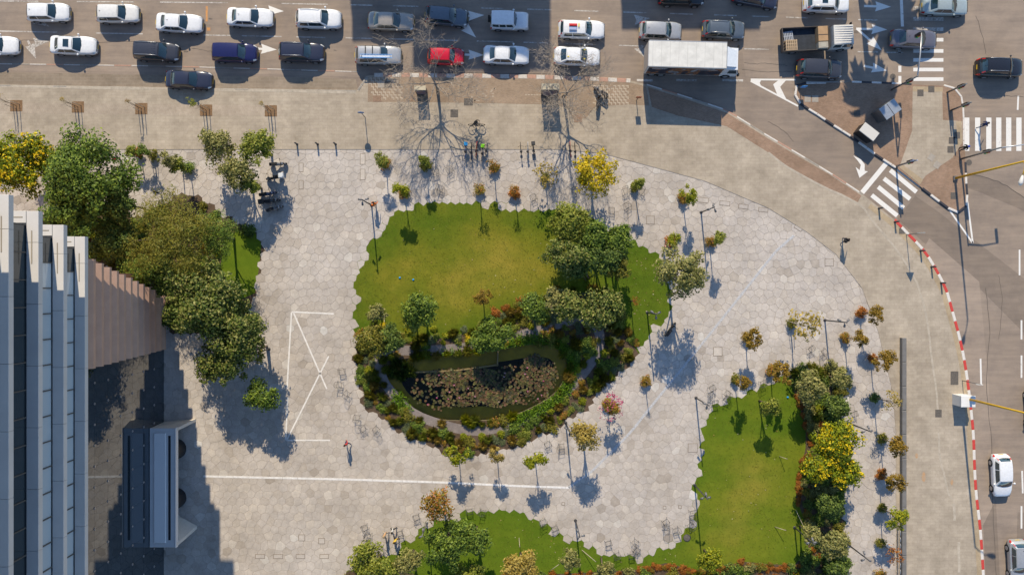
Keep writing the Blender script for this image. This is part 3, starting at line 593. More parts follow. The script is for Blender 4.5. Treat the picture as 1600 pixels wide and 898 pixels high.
# ------------------------------------------------------------------ vegetation
GREENS = {
 'dark':   [(0.022,0.040,0.010),(0.034,0.062,0.014),(0.052,0.085,0.018),(0.085,0.12,0.026)],
 'deep':   [(0.018,0.034,0.011),(0.028,0.050,0.016),(0.045,0.072,0.020),(0.075,0.105,0.032)],
 'olive':  [(0.050,0.055,0.012),(0.085,0.085,0.018),(0.12,0.11,0.026),(0.07,0.085,0.016)],
 'light':  [(0.070,0.10,0.018),(0.11,0.145,0.026),(0.15,0.18,0.040),(0.19,0.21,0.06)],
 'lime':   [(0.15,0.19,0.014),(0.21,0.24,0.018),(0.27,0.27,0.022),(0.10,0.15,0.014)],
 'silver': [(0.085,0.105,0.045),(0.13,0.145,0.065),(0.19,0.20,0.10),(0.26,0.26,0.155)],
 'glossy': [(0.026,0.048,0.014),(0.048,0.080,0.020),(0.080,0.115,0.030),(0.125,0.150,0.055),(0.19,0.20,0.10)],
 'bronze': [(0.15,0.095,0.018),(0.20,0.13,0.024),(0.18,0.135,0.026),(0.13,0.105,0.020),(0.24,0.165,0.035)],
 'rust':   [(0.22,0.075,0.022),(0.28,0.10,0.025),(0.17,0.07,0.025),(0.30,0.15,0.03)],
 'straw':  [(0.22,0.17,0.055),(0.28,0.225,0.085),(0.20,0.17,0.045),(0.34,0.29,0.14)],
 'gold':   [(0.40,0.32,0.012),(0.47,0.38,0.015),(0.34,0.29,0.02),(0.22,0.22,0.02)],
 'autumn': [(0.20,0.15,0.025),(0.26,0.13,0.03),(0.15,0.14,0.025),(0.12,0.13,0.022),(0.30,0.12,0.06)],
 'limey':  [(0.055,0.085,0.008),(0.10,0.15,0.010),(0.17,0.22,0.013),(0.24,0.27,0.018)],
 'teal':   [(0.10,0.13,0.105),(0.14,0.175,0.14),(0.075,0.11,0.075)],
}
LM = {k: leafmat('leaf_'+k, [tuple(c*f*(2.6 if k in ('dark','deep') else 2.2 if k == 'olive' else 1.6 if k in ('glossy','light') else 1.35) for c, f in zip(q, (1.1, 1, .62))) for q in v]) for k, v in GREENS.items()}
flower_y = leafmat('yellow_blossom', [(0.66,0.48,0.006),(0.70,0.56,0.010),(0.64,0.40,0.004)], 0.25)
flower_p = leafmat('pink_blossom', [(0.50,0.09,0.20),(0.55,0.18,0.28),(0.42,0.06,0.14)], 0.25)
def leaves_mesh(name, mat, pos, nrm, size, seed=0, aspect=0.55):
    r = np.random.default_rng(seed+991); n = len(pos)
    nrm = nrm/np.linalg.norm(nrm, axis=1, keepdims=True); a = r.normal(size=(n, 3)); t = np.cross(nrm, a); t /= np.linalg.norm(t, axis=1, keepdims=True); b = np.cross(nrm, t)
    s = size*r.uniform(0.65, 1.35, (n, 1)); t = t*s*0.5; b = b*s*0.5*aspect
    bend = nrm*s*0.08
    V = np.stack([pos-t-bend, pos+b+bend, pos+t-bend, pos-b+bend], 1).reshape(-1, 3).astype(np.float32)
    me = bpy.data.meshes.new(name); me.vertices.add(4*n); me.vertices.foreach_set('co', V.ravel()); me.loops.add(4*n); me.loops.foreach_set('vertex_index', np.arange(4*n, dtype=np.int32))
    me.polygons.add(n); me.polygons.foreach_set('loop_start', np.arange(0, 4*n, 4, dtype=np.int32)); me.materials.append(mat); me.update(); me.validate(); return me
def crown_pts(n, rx, ry, rz, clumps, seed, cl=(0.24, 0.42), hollow=0.5, up=0.7):
    r = np.random.default_rng(seed); d = r.normal(size=(clumps, 3)); d /= np.linalg.norm(d, axis=1, keepdims=True); d[:, 2] = np.where(d[:, 2] < -0.35, -d[:, 2], d[:, 2])
    cr = r.uniform(*cl, clumps); rad = (1-cr*0.75)*np.power(r.uniform(0.12, 1, clumps), 0.45); wob = r.uniform(0.82, 1.15, (clumps, 1)); ctr = d*rad[:, None]*wob
    w = cr**2; idx = r.choice(clumps, n, p=w/w.sum()); q = r.normal(size=(n, 3)); q /= np.linalg.norm(q, axis=1, keepdims=True); q[:, 2] = np.where(r.random(n) < 0.5, np.abs(q[:, 2]), q[:, 2])
    rr = np.power(r.uniform(0, 1, n), hollow); p = ctr[idx]+q*(cr[idx]*rr)[:, None]*np.array([1, 1, 0.75])
    out = q+0.5*d[idx]; nr = out*0.55+np.array([0, 0, up])+r.normal(size=(n, 3))*0.5
    return p*np.array([rx, ry, rz]), nr, ctr*np.array([rx, ry, rz]), rr, q
def trunk_mesh(name, mat, h, r0, ctrs, seed, fork=0.5, limbs=7):
    rd = random.Random(seed); mb = MB(); lean = (rd.uniform(-.12, .12), rd.uniform(-.12, .12))
    pts = [(0, 0, -0.02), (lean[0]*.4, lean[1]*.4, h*fork*.5), (lean[0], lean[1], h*fork), (lean[0]*1.5, lean[1]*1.5, h)]; mb.tube(pts, [r0*1.35, r0, r0*.8, r0*.3], 7)
    for c in ctrs[:limbs]:
        b = (lean[0], lean[1], h*fork*rd.uniform(.85, 1.1)); c = (c[0], c[1], c[2]+h); m_ = ((b[0]+c[0])/2+rd.uniform(-.1, .1), (b[1]+c[1])/2+rd.uniform(-.1, .1), (b[2]+c[2])/2+0.08*h)
        mb.tube([b, m_, c], [r0*.55, r0*.36, r0*.14], 5)
    return mb.mesh(name, mat)
_seed = [100]
def nxt(): _seed[0] += 1; return _seed[0]
def big_tree(name, sp, px, py, rpx, zc, label, flat=0.7, cat='tree', flowers=None, dens=1.0, leaf=None, clumps=None, bark=None, group=None, aspect=0.55, shrub=False, squash=1.0, gap=0.42):
    x, y = P2(px, py, zc); r = 1.12*rpx/FPX*(CAMH-zc); s = nxt(); leaf = leaf or min(0.20+0.018*r, 0.30); n = int(dens*5.2*math.pi*r*r/(leaf*leaf*0.4)); n = min(max(n, 500), 15000)
    t = thing(name, (x, y, 0.10), label, cat, group); rz = min(r*flat, zc*0.8)
    clumps = clumps or int(14+r*9)
    p, nr, ctr, rr, q = crown_pts(n, r, r*squash, rz, clumps, s, cl=(0.16, gap*0.8) if r > 2.5 else (0.2, gap)); me = leaves_mesh('crown', LM[sp], p, nr, leaf, s, aspect); c = obj('crown', me, t); c.location = (0, 0, zc)
    tr = obj('trunk', trunk_mesh('trunk', bark or bark_m, zc, 0.05+0.028*r, [tuple(k) for k in ctr], s), t)
    if flowers:
        fm, fr = flowers; sel = np.where((rr > 0.86) & (q[:, 2] > 0.15) & (p[:, 2] > 0))[0]; rd = np.random.default_rng(s); k = max(1, int(len(sel)*fr*0.22)); cc = p[rd.choice(sel, k)]
        pp = np.repeat(cc, 6, 0)+rd.normal(size=(k*6, 3))*0.11+np.array([0, 0, 0.07]); f = obj('blossoms', leaves_mesh('blossoms', fm, pp, np.tile([0, 0, 1.0], (k*6, 1))+rd.normal(size=(k*6, 3))*0.5, 0.17, s, 0.8), c)
    return t
# --- big trees
BT = [
 ('flowering_tree','limey',38,252,54,4.5,'broad tree full of yellow blossom north of the tower corner','y1.0'),
 ('flowering_tree','limey',88,262,26,3.8,'small yellow blossoming tree tucked against the bigger one by the tower','y0.5'),
 ('broadleaf_tree','dark',138,278,72,5.5,'large dense green tree between the paved walk and the stepped tower',''),
 ('broadleaf_tree','dark',112,338,52,5.0,'dense green tree pressed against the tower corner ledges',''),
 ('broadleaf_tree','deep',190,318,34,4.6,'dark green tree overhanging the walk beside the large dense one',''),
 ('feathery_tree','olive',272,372,74,5.6,'wide olive brown feathery tree in the bed north of the terracotta wall',''),
 ('feathery_tree','dark',338,368,36,4.6,'green tree merging into the olive brown feathery crown near the small lawn',''),
 ('broadleaf_tree','deep',186,368,40,3.2,'dark low tree in the gap between the large dense and feathery trees',''),
 ('broadleaf_tree','dark',158,388,24,2.4,'low green tree hard against the tower above the terracotta louvres',''),
 ('broadleaf_tree','dark',220,428,34,3.0,'bright leaved low tree growing above the terracotta louvre wall',''),
 ('broadleaf_tree','deep',262,432,30,2.6,'dark low tree between the terracotta louvres and the feathery tree',''),
 ('evergreen_tree','glossy',322,468,66,5.4,'big glossy evergreen tree beside the terracotta louvred wall',''),
 ('evergreen_tree','glossy',370,522,48,5.0,'glossy yellowish evergreen leaning out over the hexagonal paving',''),
 ('evergreen_tree','glossy',350,570,42,4.4,'evergreen tree nearest the dark glass lobby front',''),
 ('evergreen_tree','olive',396,546,24,4.0,'small olive crown at the edge of the evergreen clump on the plaza',''),
 ('round_tree','dark',410,618,27,3.6,'compact round dark green tree alone on the plaza paving',''),
 ('street_tree','silver',338,228,30,3.8,'sparse grey green tree north of the parked scooters',''),
 ('street_tree','light',404,230,28,4.0,'fuller green tree at the pavement edge above the scooters',''),
 ('street_tree','silver',372,270,30,3.8,'grey green tree standing beside the row of parked scooters',''),
 ('street_tree','light',392,288,20,3.2,'small green tree shading the parked scooters',''),
 ('park_tree','light',890,346,36,4.2,'light green tree at the north of the grove on the round lawn',''),
 ('park_tree','dark',934,368,27,4.6,'dark green round tree in the middle of the lawn grove',''),
 ('park_tree','dark',968,374,25,4.4,'dark green round tree on the east side of the lawn grove',''),
 ('park_tree','glossy',884,396,34,4.8,'silvery olive tree on the west side of the lawn grove',''),
 ('park_tree','deep',950,398,32,4.2,'shaded dark tree behind the round pair in the lawn grove',''),
 ('park_tree','olive',964,418,20,4.0,'small olive green tree at the south of the lawn grove',''),
 ('park_tree','deep',918,404,36,4.0,'dark tree filling the heart of the lawn grove',''),
 ('park_tree','glossy',938,482,36,4.0,'pale olive leaved tree between the grove and the pond path',''),
 ('park_tree','glossy',892,476,30,3.8,'yellow green flecked tree on the slope above the pond',''),
 ('park_tree','silver',868,468,22,3.4,'small grey green tree on the slope above the pond',''),
 ('park_tree','dark',835,480,26,2.8,'spreading dark green bush tree on the lawn edge above the pond',''),
 ('park_tree','dark',772,522,30,2.2,'flat topped dark green bush tree by the yellow shrub above the pond',''),
 ('park_tree','dark',752,534,18,2.0,'low dark bush tree next to the weir of the pond',''),
 ('plaza_tree','silver',1064,430,44,6.0,'tall pale green tree at the east edge of the round lawn',''),
 ('park_tree','dark',658,482,28,3.4,'mixed green tree at the south west of the round lawn',''),
 ('park_tree','light',645,500,20,2.6,'bright green lower tree in front of the mixed green one',''),
 ('park_tree','silver',588,488,17,3.0,'small silvery tree at the west edge of the round lawn',''),
 ('park_tree','olive',585,530,30,2.6,'olive shrub tree on the plaza edge west of the pond',''),
 ('park_tree','deep',610,528,22,2.6,'dark shrub tree shading the gravel path west of the pond',''),
 ('plaza_tree','straw',915,678,26,4.4,'straw coloured dry tree on the paving south east of the pond',''),
 ('plaza_tree','autumn',684,786,30,5.2,'tall thin autumn coloured tree where the south lawn meets the paving',''),
 ('park_tree','dark',698,846,38,4.4,'large dark green tree on the south lawn below the autumn tree',''),
 ('park_tree','dark',742,842,27,3.8,'rounded green tree beside the large dark one on the south lawn',''),
 ('park_tree','light',585,884,40,3.2,'broad light green tree at the west tip of the south lawn',''),
 ('park_tree','silver',640,876,26,3.0,'grey green bush tree by the person in black at the south lawn',''),
 ('park_tree','light',735,898,28,2.6,'bright green bushy tree in the south bed below the dark trees',''),
 ('park_tree','straw',814,884,30,3.6,'pale straw green tree with a stake on the south lawn',''),
 ('park_tree','silver',890,874,18,3.0,'young silver green staked tree west of the lamp on the south lawn',''),
 ('park_tree','silver',945,888,17,3.0,'young silver green staked tree east of the lamp on the south lawn',''),
 ('park_tree','lime',1110,872,23,2.4,'lime green bushy tree above the bronze hedge on the south lawn',''),
 ('park_tree','light',1202,633,18,3.0,'small bright green tree alone on the east lawn',''),
 ('park_tree','silver',1266,606,28,2.8,'grey green tree at the north end of the east bed',''),
 ('park_tree','silver',1312,592,20,2.6,'grey green tree at the north corner of the east bed by the lamp',''),
 ('park_tree','deep',1306,636,22,2.4,'dark green tree in the east bed below the grey green pair',''),
 ('flowering_tree','limey',1308,690,36,3.4,'yellow blossoming tree overhanging the paving from the east bed','y1.1'),
 ('flowering_tree','limey',1282,728,34,3.2,'yellow blossoming tree next to the bronze hedge of the east bed','y0.9'),
 ('flowering_tree','limey',1322,735,26,3.0,'smaller yellow blossoming tree at the paving side of the east bed','y0.7'),
 ('park_tree','deep',1296,788,24,2.6,'dark green tree south of the yellow blossom in the east bed',''),
 ('park_tree','silver',1304,852,24,2.8,'grey green tree near the lamp in the south of the east bed',''),
 ('park_tree','silver',1268,836,17,3.0,'leaning silvery staked tree at the hedge of the east lawn',''),
 ('park_tree','deep',1308,884,22,2.4,'dark green tree at the south end of the east bed',''),
]
for nm, sp, px, py, r, zc, lab, fl in BT:
    big_tree(nm, sp, px, py, r, zc, lab, flowers=(flower_y, float(fl[1:])) if fl else None, dens=0.42 if sp in ('autumn',) else (0.75 if sp in ('straw', 'silver') and nm in ('plaza_tree', 'street_tree') else 1.0), bark=bark_pale if nm == 'plaza_tree' else None,
             aspect=0.22 if nm == 'feathery_tree' else 0.55)
yt = big_tree('flowering_tree', 'gold', 930, 269, 38, 4.0, 'golden yellow tree in full blossom at the north edge of the plaza', dens=0.5, flowers=(flower_y, 0.35))
# --- shared small crowns (unit radius)
_pool = {}
def unit_crown(sp, kind, v):
    key = (sp, kind, v)
    if key not in _pool:
        s = nxt()
        if kind == 'small': p, nr, ctr, rr, q = crown_pts(950, 1, 1, 0.95, 13, s, cl=(0.18, 0.42)); lf = 0.16
        elif kind == 'sparse': p, nr, ctr, rr, q = crown_pts(230, 1, 1, 0.95, 16, s, cl=(0.2, 0.4)); lf = 0.15
        elif kind == 'ball': p, nr, ctr, rr, q = crown_pts(1100, 0.86, 0.86, 0.75, 34, s, cl=(0.3, 0.42), hollow=0.3); lf = 0.16
        elif kind == 'spiky':
            r = np.random.default_rng(s); n = 260; a = r.uniform(0, 6.283, n); e = r.uniform(0.25, 1.35, n); L = r.uniform(0.45, 0.95, n)
            d = np.stack([np.cos(a)*np.cos(e), np.sin(a)*np.cos(e), np.sin(e)], 1); p = d*L[:, None]*0.6; nr = np.cross(d, r.normal(size=(n, 3))); lf = 0.0
            mb = MB(); me = bpy.data.meshes.new('foliage'); vs = []; fs = []
            for i in range(n):
                side = np.cross(d[i], [0, 0, 1]); side /= np.linalg.norm(side)+1e-6; w = 0.035; b0 = d[i]*0.05; m_ = d[i]*L[i]*0.6+np.array([0, 0, .06]); t_ = d[i]*L[i]+np.array([0, 0, -.18*L[i]])
                o_ = len(vs); vs += [tuple(b0-side*w), tuple(b0+side*w), tuple(m_+side*w), tuple(t_), tuple(m_-side*w)]; fs.append((o_, o_+1, o_+2, o_+3, o_+4))
            me.from_pydata(vs, [], fs); me.materials.append(LM[sp]); _pool[key] = me; return me
        else: p, nr, ctr, rr, q = crown_pts(560, 1, 1, 0.7, 15, s, cl=(0.28, 0.5)); p[:, 2] = np.abs(p[:, 2]); lf = 0.19
        _pool[key] = leaves_mesh('foliage', LM[sp], p, nr, lf, s)
    return _pool[key]
_tm = {}
def shrub(sp, kind, x, y, r, h, label, group, z=0.10, name='shrub', cat='shrub'):
    t = thing(name, (x, y, z), label, cat, group); f = obj('foliage', unit_crown(sp, kind, random.randrange(3)), t)
    f.scale = (r*random.uniform(.85, 1.15), r*random.uniform(.85, 1.15), h); f.rotation_euler = (0, 0, random.uniform(0, 6.28))
    if kind in ('low', 'ball'):
        f.location = (0, 0, 0.02 if kind == 'low' else h*0.55)
        if 'stem' not in _tm: mb = MB(); [mb.tube([(0, 0, -.02), (.25*math.cos(a), .25*math.sin(a), .45)], [.04, .015], 4) for a in (0.3, 2.1, 4.4)]; _tm['stem'] = mb.mesh('stem', bark_m)
        s = obj('stem', _tm['stem'], t); s.scale = (r, r, h)
    return t
# --- small plaza trees, each rising out of a round clipped shrub at its foot
def plaza_tree(px, py, sp, rc, zc, shrub_sp, label, kind='small', group=None, stakes=False, base_r=0.66, pink=False):
    x, y = P2(px, py); t = thing('young_tree', (x, y, 0.12), label, 'tree', group); v = random.randrange(5)
    c = obj('crown', unit_crown(sp, kind, v), t); rc *= 1.2; c.scale = (rc*random.uniform(.82, 1.15), rc*random.uniform(.82, 1.15), rc*random.uniform(.9, 1.25)); c.location = (random.uniform(-.1, .1), random.uniform(-.1, .1), zc); c.rotation_euler = (0, 0, random.uniform(0, 6.28))
    obj('trunk', trunk_mesh('trunk', bark_pale if stakes else bark_m, zc+0.2*rc, 0.05, [(rc*.5*math.cos(a), rc*.5*math.sin(a), rc*.3) for a in (0.5, 1.9, 3.3, 4.8)], nxt(), 0.72, 4), t)
    if stakes:
        for a in (0.6, 2.7, 4.8):
            mb = MB(); mb.tube([(.35*math.cos(a), .35*math.sin(a), 0), (.22*math.cos(a), .22*math.sin(a), 2.0)], 0.03, 5); mb.build('stake', stake_m, t)
    if pink:
        rd = np.random.default_rng(5); k = 26; cc = rd.normal(size=(k, 3)); cc /= np.linalg.norm(cc, axis=1, keepdims=True); cc = cc*rc*0.88+np.array([0, 0, zc]); pp = np.repeat(cc, 9, 0)+rd.normal(size=(k*9, 3))*.1
        obj('blossoms', leaves_mesh('blossoms', flower_p, pp, rd.normal(size=(k*9, 3))+np.array([0, 0, 1]), 0.14, 3, .8), c).matrix_parent_inverse = Matrix.Translation((0, 0, -zc)) @ Matrix.Identity(4)
    if base_r: 
        b = shrub(shrub_sp, 'ball', x, y, base_r, 0.62, None, None, 0.12, 'round_shrub'); tag(b, 'clipped shrub under the '+' '.join(label.split()[:12]), 'shrub', 'clipped shrubs at the feet of the plaza trees')
    return t
PT = [
 (604,257,'light',0.72,2.7,'autumn','young green tree north of the orange clad person',''),
 (667,260,'light',0.70,2.7,'olive','young green tree on the paving under the shadow of the bare tree',''),
 (633,303,'lime',0.85,2.7,'autumn','young lime green tree beside the north west lawn edge',''),
 (772,265,'autumn',0.70,2.6,'autumn','young autumn tinted tree below the parked bicycles','sparse'),
 (750,299,'autumn',0.72,2.6,'straw','young brownish tree at the north lawn edge','sparse'),
 (804,302,'bronze',0.50,2.4,'rust','young brown leaved tree with a small crown at the north lawn edge','sparse'),
 (852,279,'straw',1.25,2.7,'olive','young sparse yellowish tree next to the golden blossoming one','sparse'),
 (991,293,'light',0.80,2.8,'olive','young green tree with wire chairs round its foot',''),
 (1066,311,'lime',0.92,2.9,'autumn','young yellow green tree north of the plaza lamp',''),
 (1046,378,'lime',0.70,2.6,'rust','young lime green tree by the east edge of the round lawn',''),
 (1108,378,'light',0.80,3.2,'autumn','young green tree just below the plaza lamp',''),
 (1007,594,'autumn',0.30,2.4,'autumn','young nearly bare tree on the paving east of the pond','sparse'),
 (1147,591,'bronze',0.85,2.9,'olive','young bronze tree at the north tip of the east lawn',''),
 (1164,526,'bronze',1.0,3.0,'bronze','young bronze tree alone on the paving beside the blue grey inlay',''),
 (1234,504,'straw',1.7,3.6,'olive','young sparse staked tree with pale limbs on the east plaza','sparse'),
 (1203,578,'bronze',1.05,3.0,'autumn','young bronze tree beside the north end of the east bed',''),
 (1342,488,'bronze',1.0,3.2,'rust','northernmost bronze tree of the row beside the long low wall',''),
 (1318,527,'bronze',1.0,3.2,'autumn','bronze tree standing inside the row beside the plaza lamp',''),
 (1359,558,'bronze',1.05,3.2,'rust','bronze tree close to the north end of the long low wall',''),
 (1364,620,'straw',1.2,3.6,'deep','sparse yellow tree rising from a dark clipped shrub by the long wall','sparse'),
 (1374,684,'bronze',1.0,3.2,'olive','bronze tree by the long wall level with the yellow blossoming trees',''),
 (1372,738,'bronze',1.1,3.2,'rust','bronze tree by the long wall rising from a reddish shrub',''),
 (1374,791,'lime',1.05,3.2,'olive','yellow green tree by the middle of the long wall',''),
 (1372,846,'rust',0.9,3.0,'olive','sparse reddish tree by the hoop fence at the long wall','sparse'),
 (1370,895,'bronze',0.9,3.0,'autumn','southernmost bronze tree beside the long low wall',''),
 (835,707,'lime',1.0,3.0,None,'young yellow green tree on the paving south of the pond bed',''),
 (776,698,'straw',0.85,2.9,None,'young brownish tree in the south rim of the pond bed',''),
 (716,697,'lime',1.15,2.7,None,'young lime and dark green tree in the south rim of the pond bed',''),
 (755,462,'bronze',0.85,3.3,None,'thin bronze tree alone on the round lawn',''),
 (948,629,'autumn',1.0,2.6,'autumn','pink blossoming young tree on the paving south east of the pond',''),
 (985,470,'rust',0.5,2.8,None,'thin reddish sapling on the lawn strip east of the grove','sparse'),
 (221,240,'light',0.75,2.0,'rust','young green tree in a pot shape west of the twin saplings',''),
 (242,243,'dark',0.75,2.0,'olive','young green staked tree beside the potted one',''),
 (298,264,'light',1.0,2.4,'dark','young green tree south of the square tree pits',''),
 (286,258,'silver',0.9,3.0,None,'young grey green tree west of the sparse grey green one',''),
]
for px, py, sp, rc, zc, ss, lab, kd in PT:
    plaza_tree(px, py, sp, rc, zc, ss, lab, kd or 'small', stakes=px in (1234, 242), base_r=0.80 if ss else 0, pink=px == 948)
# --- shrubs planted in the beds
LMK = {'c': [((600,560),'beside the dark reeds'),((575,610),'at the west corner by the wire chairs'),((640,665),'where the south path begins'),((720,690),'near the lime and dark green tree'),((790,685),'near the brownish young tree'),((850,670),'near the yellow green young tree'),((905,640),'near the straw coloured tree'),((945,600),'near the pink blossoming tree'),((985,560),'at the tip of the lawn strip'),((930,520),'under the pale olive leaved tree'),((840,500),'below the rust red shrubs'),((760,535),'by the weir'),((660,535),'below the mixed green tree')],
 'e': [((1270,590),'at its north end'),((1300,640),'below the corner lamp'),((1290,700),'under the yellow blossom'),((1280,760),'just south of the yellow blossom'),((1295,810),'halfway to the south lamp'),((1290,850),'beside the south lamp'),((1285,895),'at its south end')],
 's': [((590,890),'at its west tip'),((700,900),'under the dark trees'),((820,900),'below the straw green tree'),((920,900),'between the staked trees'),((1040,895),'behind the hedge bulge'),((1130,890),'below the lime green tree'),((1210,895),'at its east corner')],
 'w': [((100,345),'against the tower corner'),((180,345),'below the large dense tree'),((240,340),'beside the walk'),((320,330),'on the plaza side'),((300,400),'under the feathery tree'),((200,400),'above the terracotta louvres'),((340,480),'under the glossy evergreen')]}
def near(bed, x, y): return min(LMK[bed], key=lambda l: (P2(*l[0])[0]-x)**2+(P2(*l[0])[1]-y)**2)[1]
def kname(nm): return 'grass_clump' if 'grass' in nm else nm.replace(' ', '_')
def scatter(poly, n, mind, avoid=None, seed=1):
    r = np.random.default_rng(seed); xs = [p[0] for p in poly]; ys = [p[1] for p in poly]; out = []
    for _ in range(n*40):
        x, y = r.uniform(min(xs), max(xs)), r.uniform(min(ys), max(ys))
        if not inside(poly, [x], [y])[0] or (avoid is not None and avoid(x, y)): continue
        if any((x-a)**2+(y-b)**2 < mind*mind for a, b in out): continue
        out.append((x, y))
        if len(out) >= n: break
    return out
pond_c = pond+[pond[0]]; path_c = path_out+[path_out[0]]; pin_c = path_in+[path_in[0]]; isl_c = isl+[isl[0]]
def av_c(x, y):
    if inside(lawn_n, [x], [y])[0] or inside(pond, [x], [y])[0]: return True
    if inside(path_out, [x], [y])[0] and not inside(path_in, [x], [y])[0]: return True
    return dist_line(pond_c, [x], [y])[0] < 0.3 or dist_line(isl_c, [x], [y])[0] < 0.25
kinds_c = [('olive','low',.75,.6,'olive green shrub'),('lime','low',.5,.5,'lime yellow shrub'),('dark','low',.7,.6,'dark green shrub'),('autumn','low',.55,.4,'reddish brown shrub'),('straw','spiky',.75,.8,'straw coloured grass clump'),('light','spiky',.7,.7,'arching green grass clump'),('teal','low',.5,.4,'blue grey shrub'),('light','low',.6,.5,'fresh green shrub'),('olive','spiky',.8,.8,'olive grass clump')]
for x, y in scatter(isl, 235, 0.62, av_c, 3):
    sp, kd, r, h, nm = random.choice(kinds_c); k = random.uniform(.8, 1.3)
    north = y > P2(0, 540)[1]
    shrub(sp, kd, x, y, r*k, h*k, nm+' in the pond bed '+near('c', x, y), nm+'s round the pond', name=kname(nm), cat='grass clump' if 'grass' in nm else 'shrub')
for (px, py, sp, r) in ((737,527,'gold',.8),(660,537,'gold',.55),(717,527,'teal',.5),(775,489,'rust',.7),(790,481,'rust',.6),(815,470,'rust',.7),(640,515,'lime',.8),(678,512,'lime',.6),(1075-475,510,'gold',.6)):
    x, y = P2(px, py); shrub(sp, 'low', x, y, r, .6, {'gold':'bright yellow shrub','teal':'pale blue grey shrub','rust':'rust red low shrub','lime':'vivid lime shrub'}[sp]+' along the lawn edge above the pond', 'colourful shrubs above the pond')
# bright green sedge hugging the pond
sed = MB(); S0 = []; rr_ = np.random.default_rng(11)
ring = smooth_poly(PP([(690,560),(740,556),(790,540),(830,533),(868,536),(892,560),(890,592),(872,620),(840,640),(806,656)]), 5, False)
for k in range(7500):
    i = rr_.integers(0, len(ring)-1); t = rr_.random(); a, b = ring[i], ring[i+1]; w = 0.42 if i < 20 else 0.34; x, y = a[0]+(b[0]-a[0])*t+rr_.normal()*w, a[1]+(b[1]-a[1])*t+rr_.normal()*w
    if inside(pond, [x], [y])[0]: continue
    S0.append((x, y, 0.12+rr_.random()*0.28))
for cx, cy in ((628,632),(622,620),(632,640)):
    for k in range(260): x, y = P2(cx+rr_.normal()*5, cy+rr_.normal()*5); S0.append((x, y, 0.1+rr_.random()*.2))
S0 = np.array(S0); nr = rr_.normal(size=S0.shape)*.7+np.array([0, 0, .8])
tag(obj('sedge', leaves_mesh('sedge', leafmat('sedge_leaf', [(0.10,0.20,0.014),(0.17,0.30,0.018),(0.25,0.38,0.022),(0.07,0.15,0.012)]), S0, nr, 0.24, 4, 0.35)), 'bright green sedge lining the bank of the lily pond', 'sedge', kind='stuff')
# bronze hedge plants along the south and east lawns
hl = smooth_poly(hedge, 4, False); acc = 0; last = hl[0]; k = 0
for p in hl[1:]:
    d = math.hypot(p[0]-last[0], p[1]-last[1])
    if d < 0.55: continue
    last = p; k += 1; sp = ['bronze','rust','rust','bronze','gold' if k % 5 == 0 else 'rust'][k % 5]
    for q in range(2):
        x, y = p[0]+random.uniform(-.3, .3), p[1]+random.uniform(-.3, .3)
        east = p[0] > P2(1230, 0)[0]
        shrub(sp if q else 'rust', 'low', x, y, random.uniform(.34, .52), random.uniform(.35, .5), 'low '+('rusty' if (sp if q else 'rust') == 'rust' else 'golden bronze')+' hedge plant '+('of the east lawn hedge, '+near('e', x, y) if east else 'of the south lawn hedge, '+near('s', x, y)), 'bronze hedge plants along the lawns', name='hedge_plant', cat='hedge plant')
kinds_e = [('deep','low',.8,.9,'dark green shrub'),('silver','low',.8,.8,'grey green shrub'),('lime','low',.65,.7,'lime green shrub'),('dark','low',.8,.9,'green shrub'),('light','spiky',.9,.9,'arching green grass clump'),('olive','low',.7,.7,'olive shrub'),('gold','low',.5,.6,'yellow shrub'),('rust','low',.5,.5,'reddish shrub')]
for x, y in scatter(bed_e, 120, 0.66, None, 5):
    sp, kd, r, h, nm = random.choices(kinds_e, [4, 4, 2, 4, 2, 2, 1, 1])[0]; k = random.uniform(.85, 1.3); shrub(sp, kd, x, y, r*k, h*k, nm+' in the long east bed '+near('e', x, y), nm+'s in the east bed', name=kname(nm), cat='grass clump' if 'grass' in nm else 'shrub')
for x, y in scatter(bed_s, 60, 0.8, lambda x, y: y < P2(0, 930)[1], 6):
    sp, kd, r, h, nm = random.choices(kinds_e, [4, 3, 3, 4, 2, 2, 1, 2])[0]; k = random.uniform(.85, 1.3); shrub(sp, kd, x, y, r*k, h*k, nm+' in the bed south of the lawns '+near('s', x, y), nm+'s in the south bed', name=kname(nm), cat='grass clump' if 'grass' in nm else 'shrub')
for x, y in scatter(west, 70, 0.95, lambda x, y: inside(PP([(352,356),(398,362),(409,381),(405,420),(399,458),(370,470),(345,420)]), [x], [y])[0], 8):
    sp, kd, r, h, nm = random.choices(kinds_e, [5, 1, 1, 5, 2, 3, 0, 1])[0]; k = random.uniform(.9, 1.5); shrub(sp, kd, x, y, r*k, h*k, nm+' in the bed north of the tower '+near('w', x, y), nm+'s under the west trees', name=kname(nm), cat='grass clump' if 'grass' in nm else 'shrub')
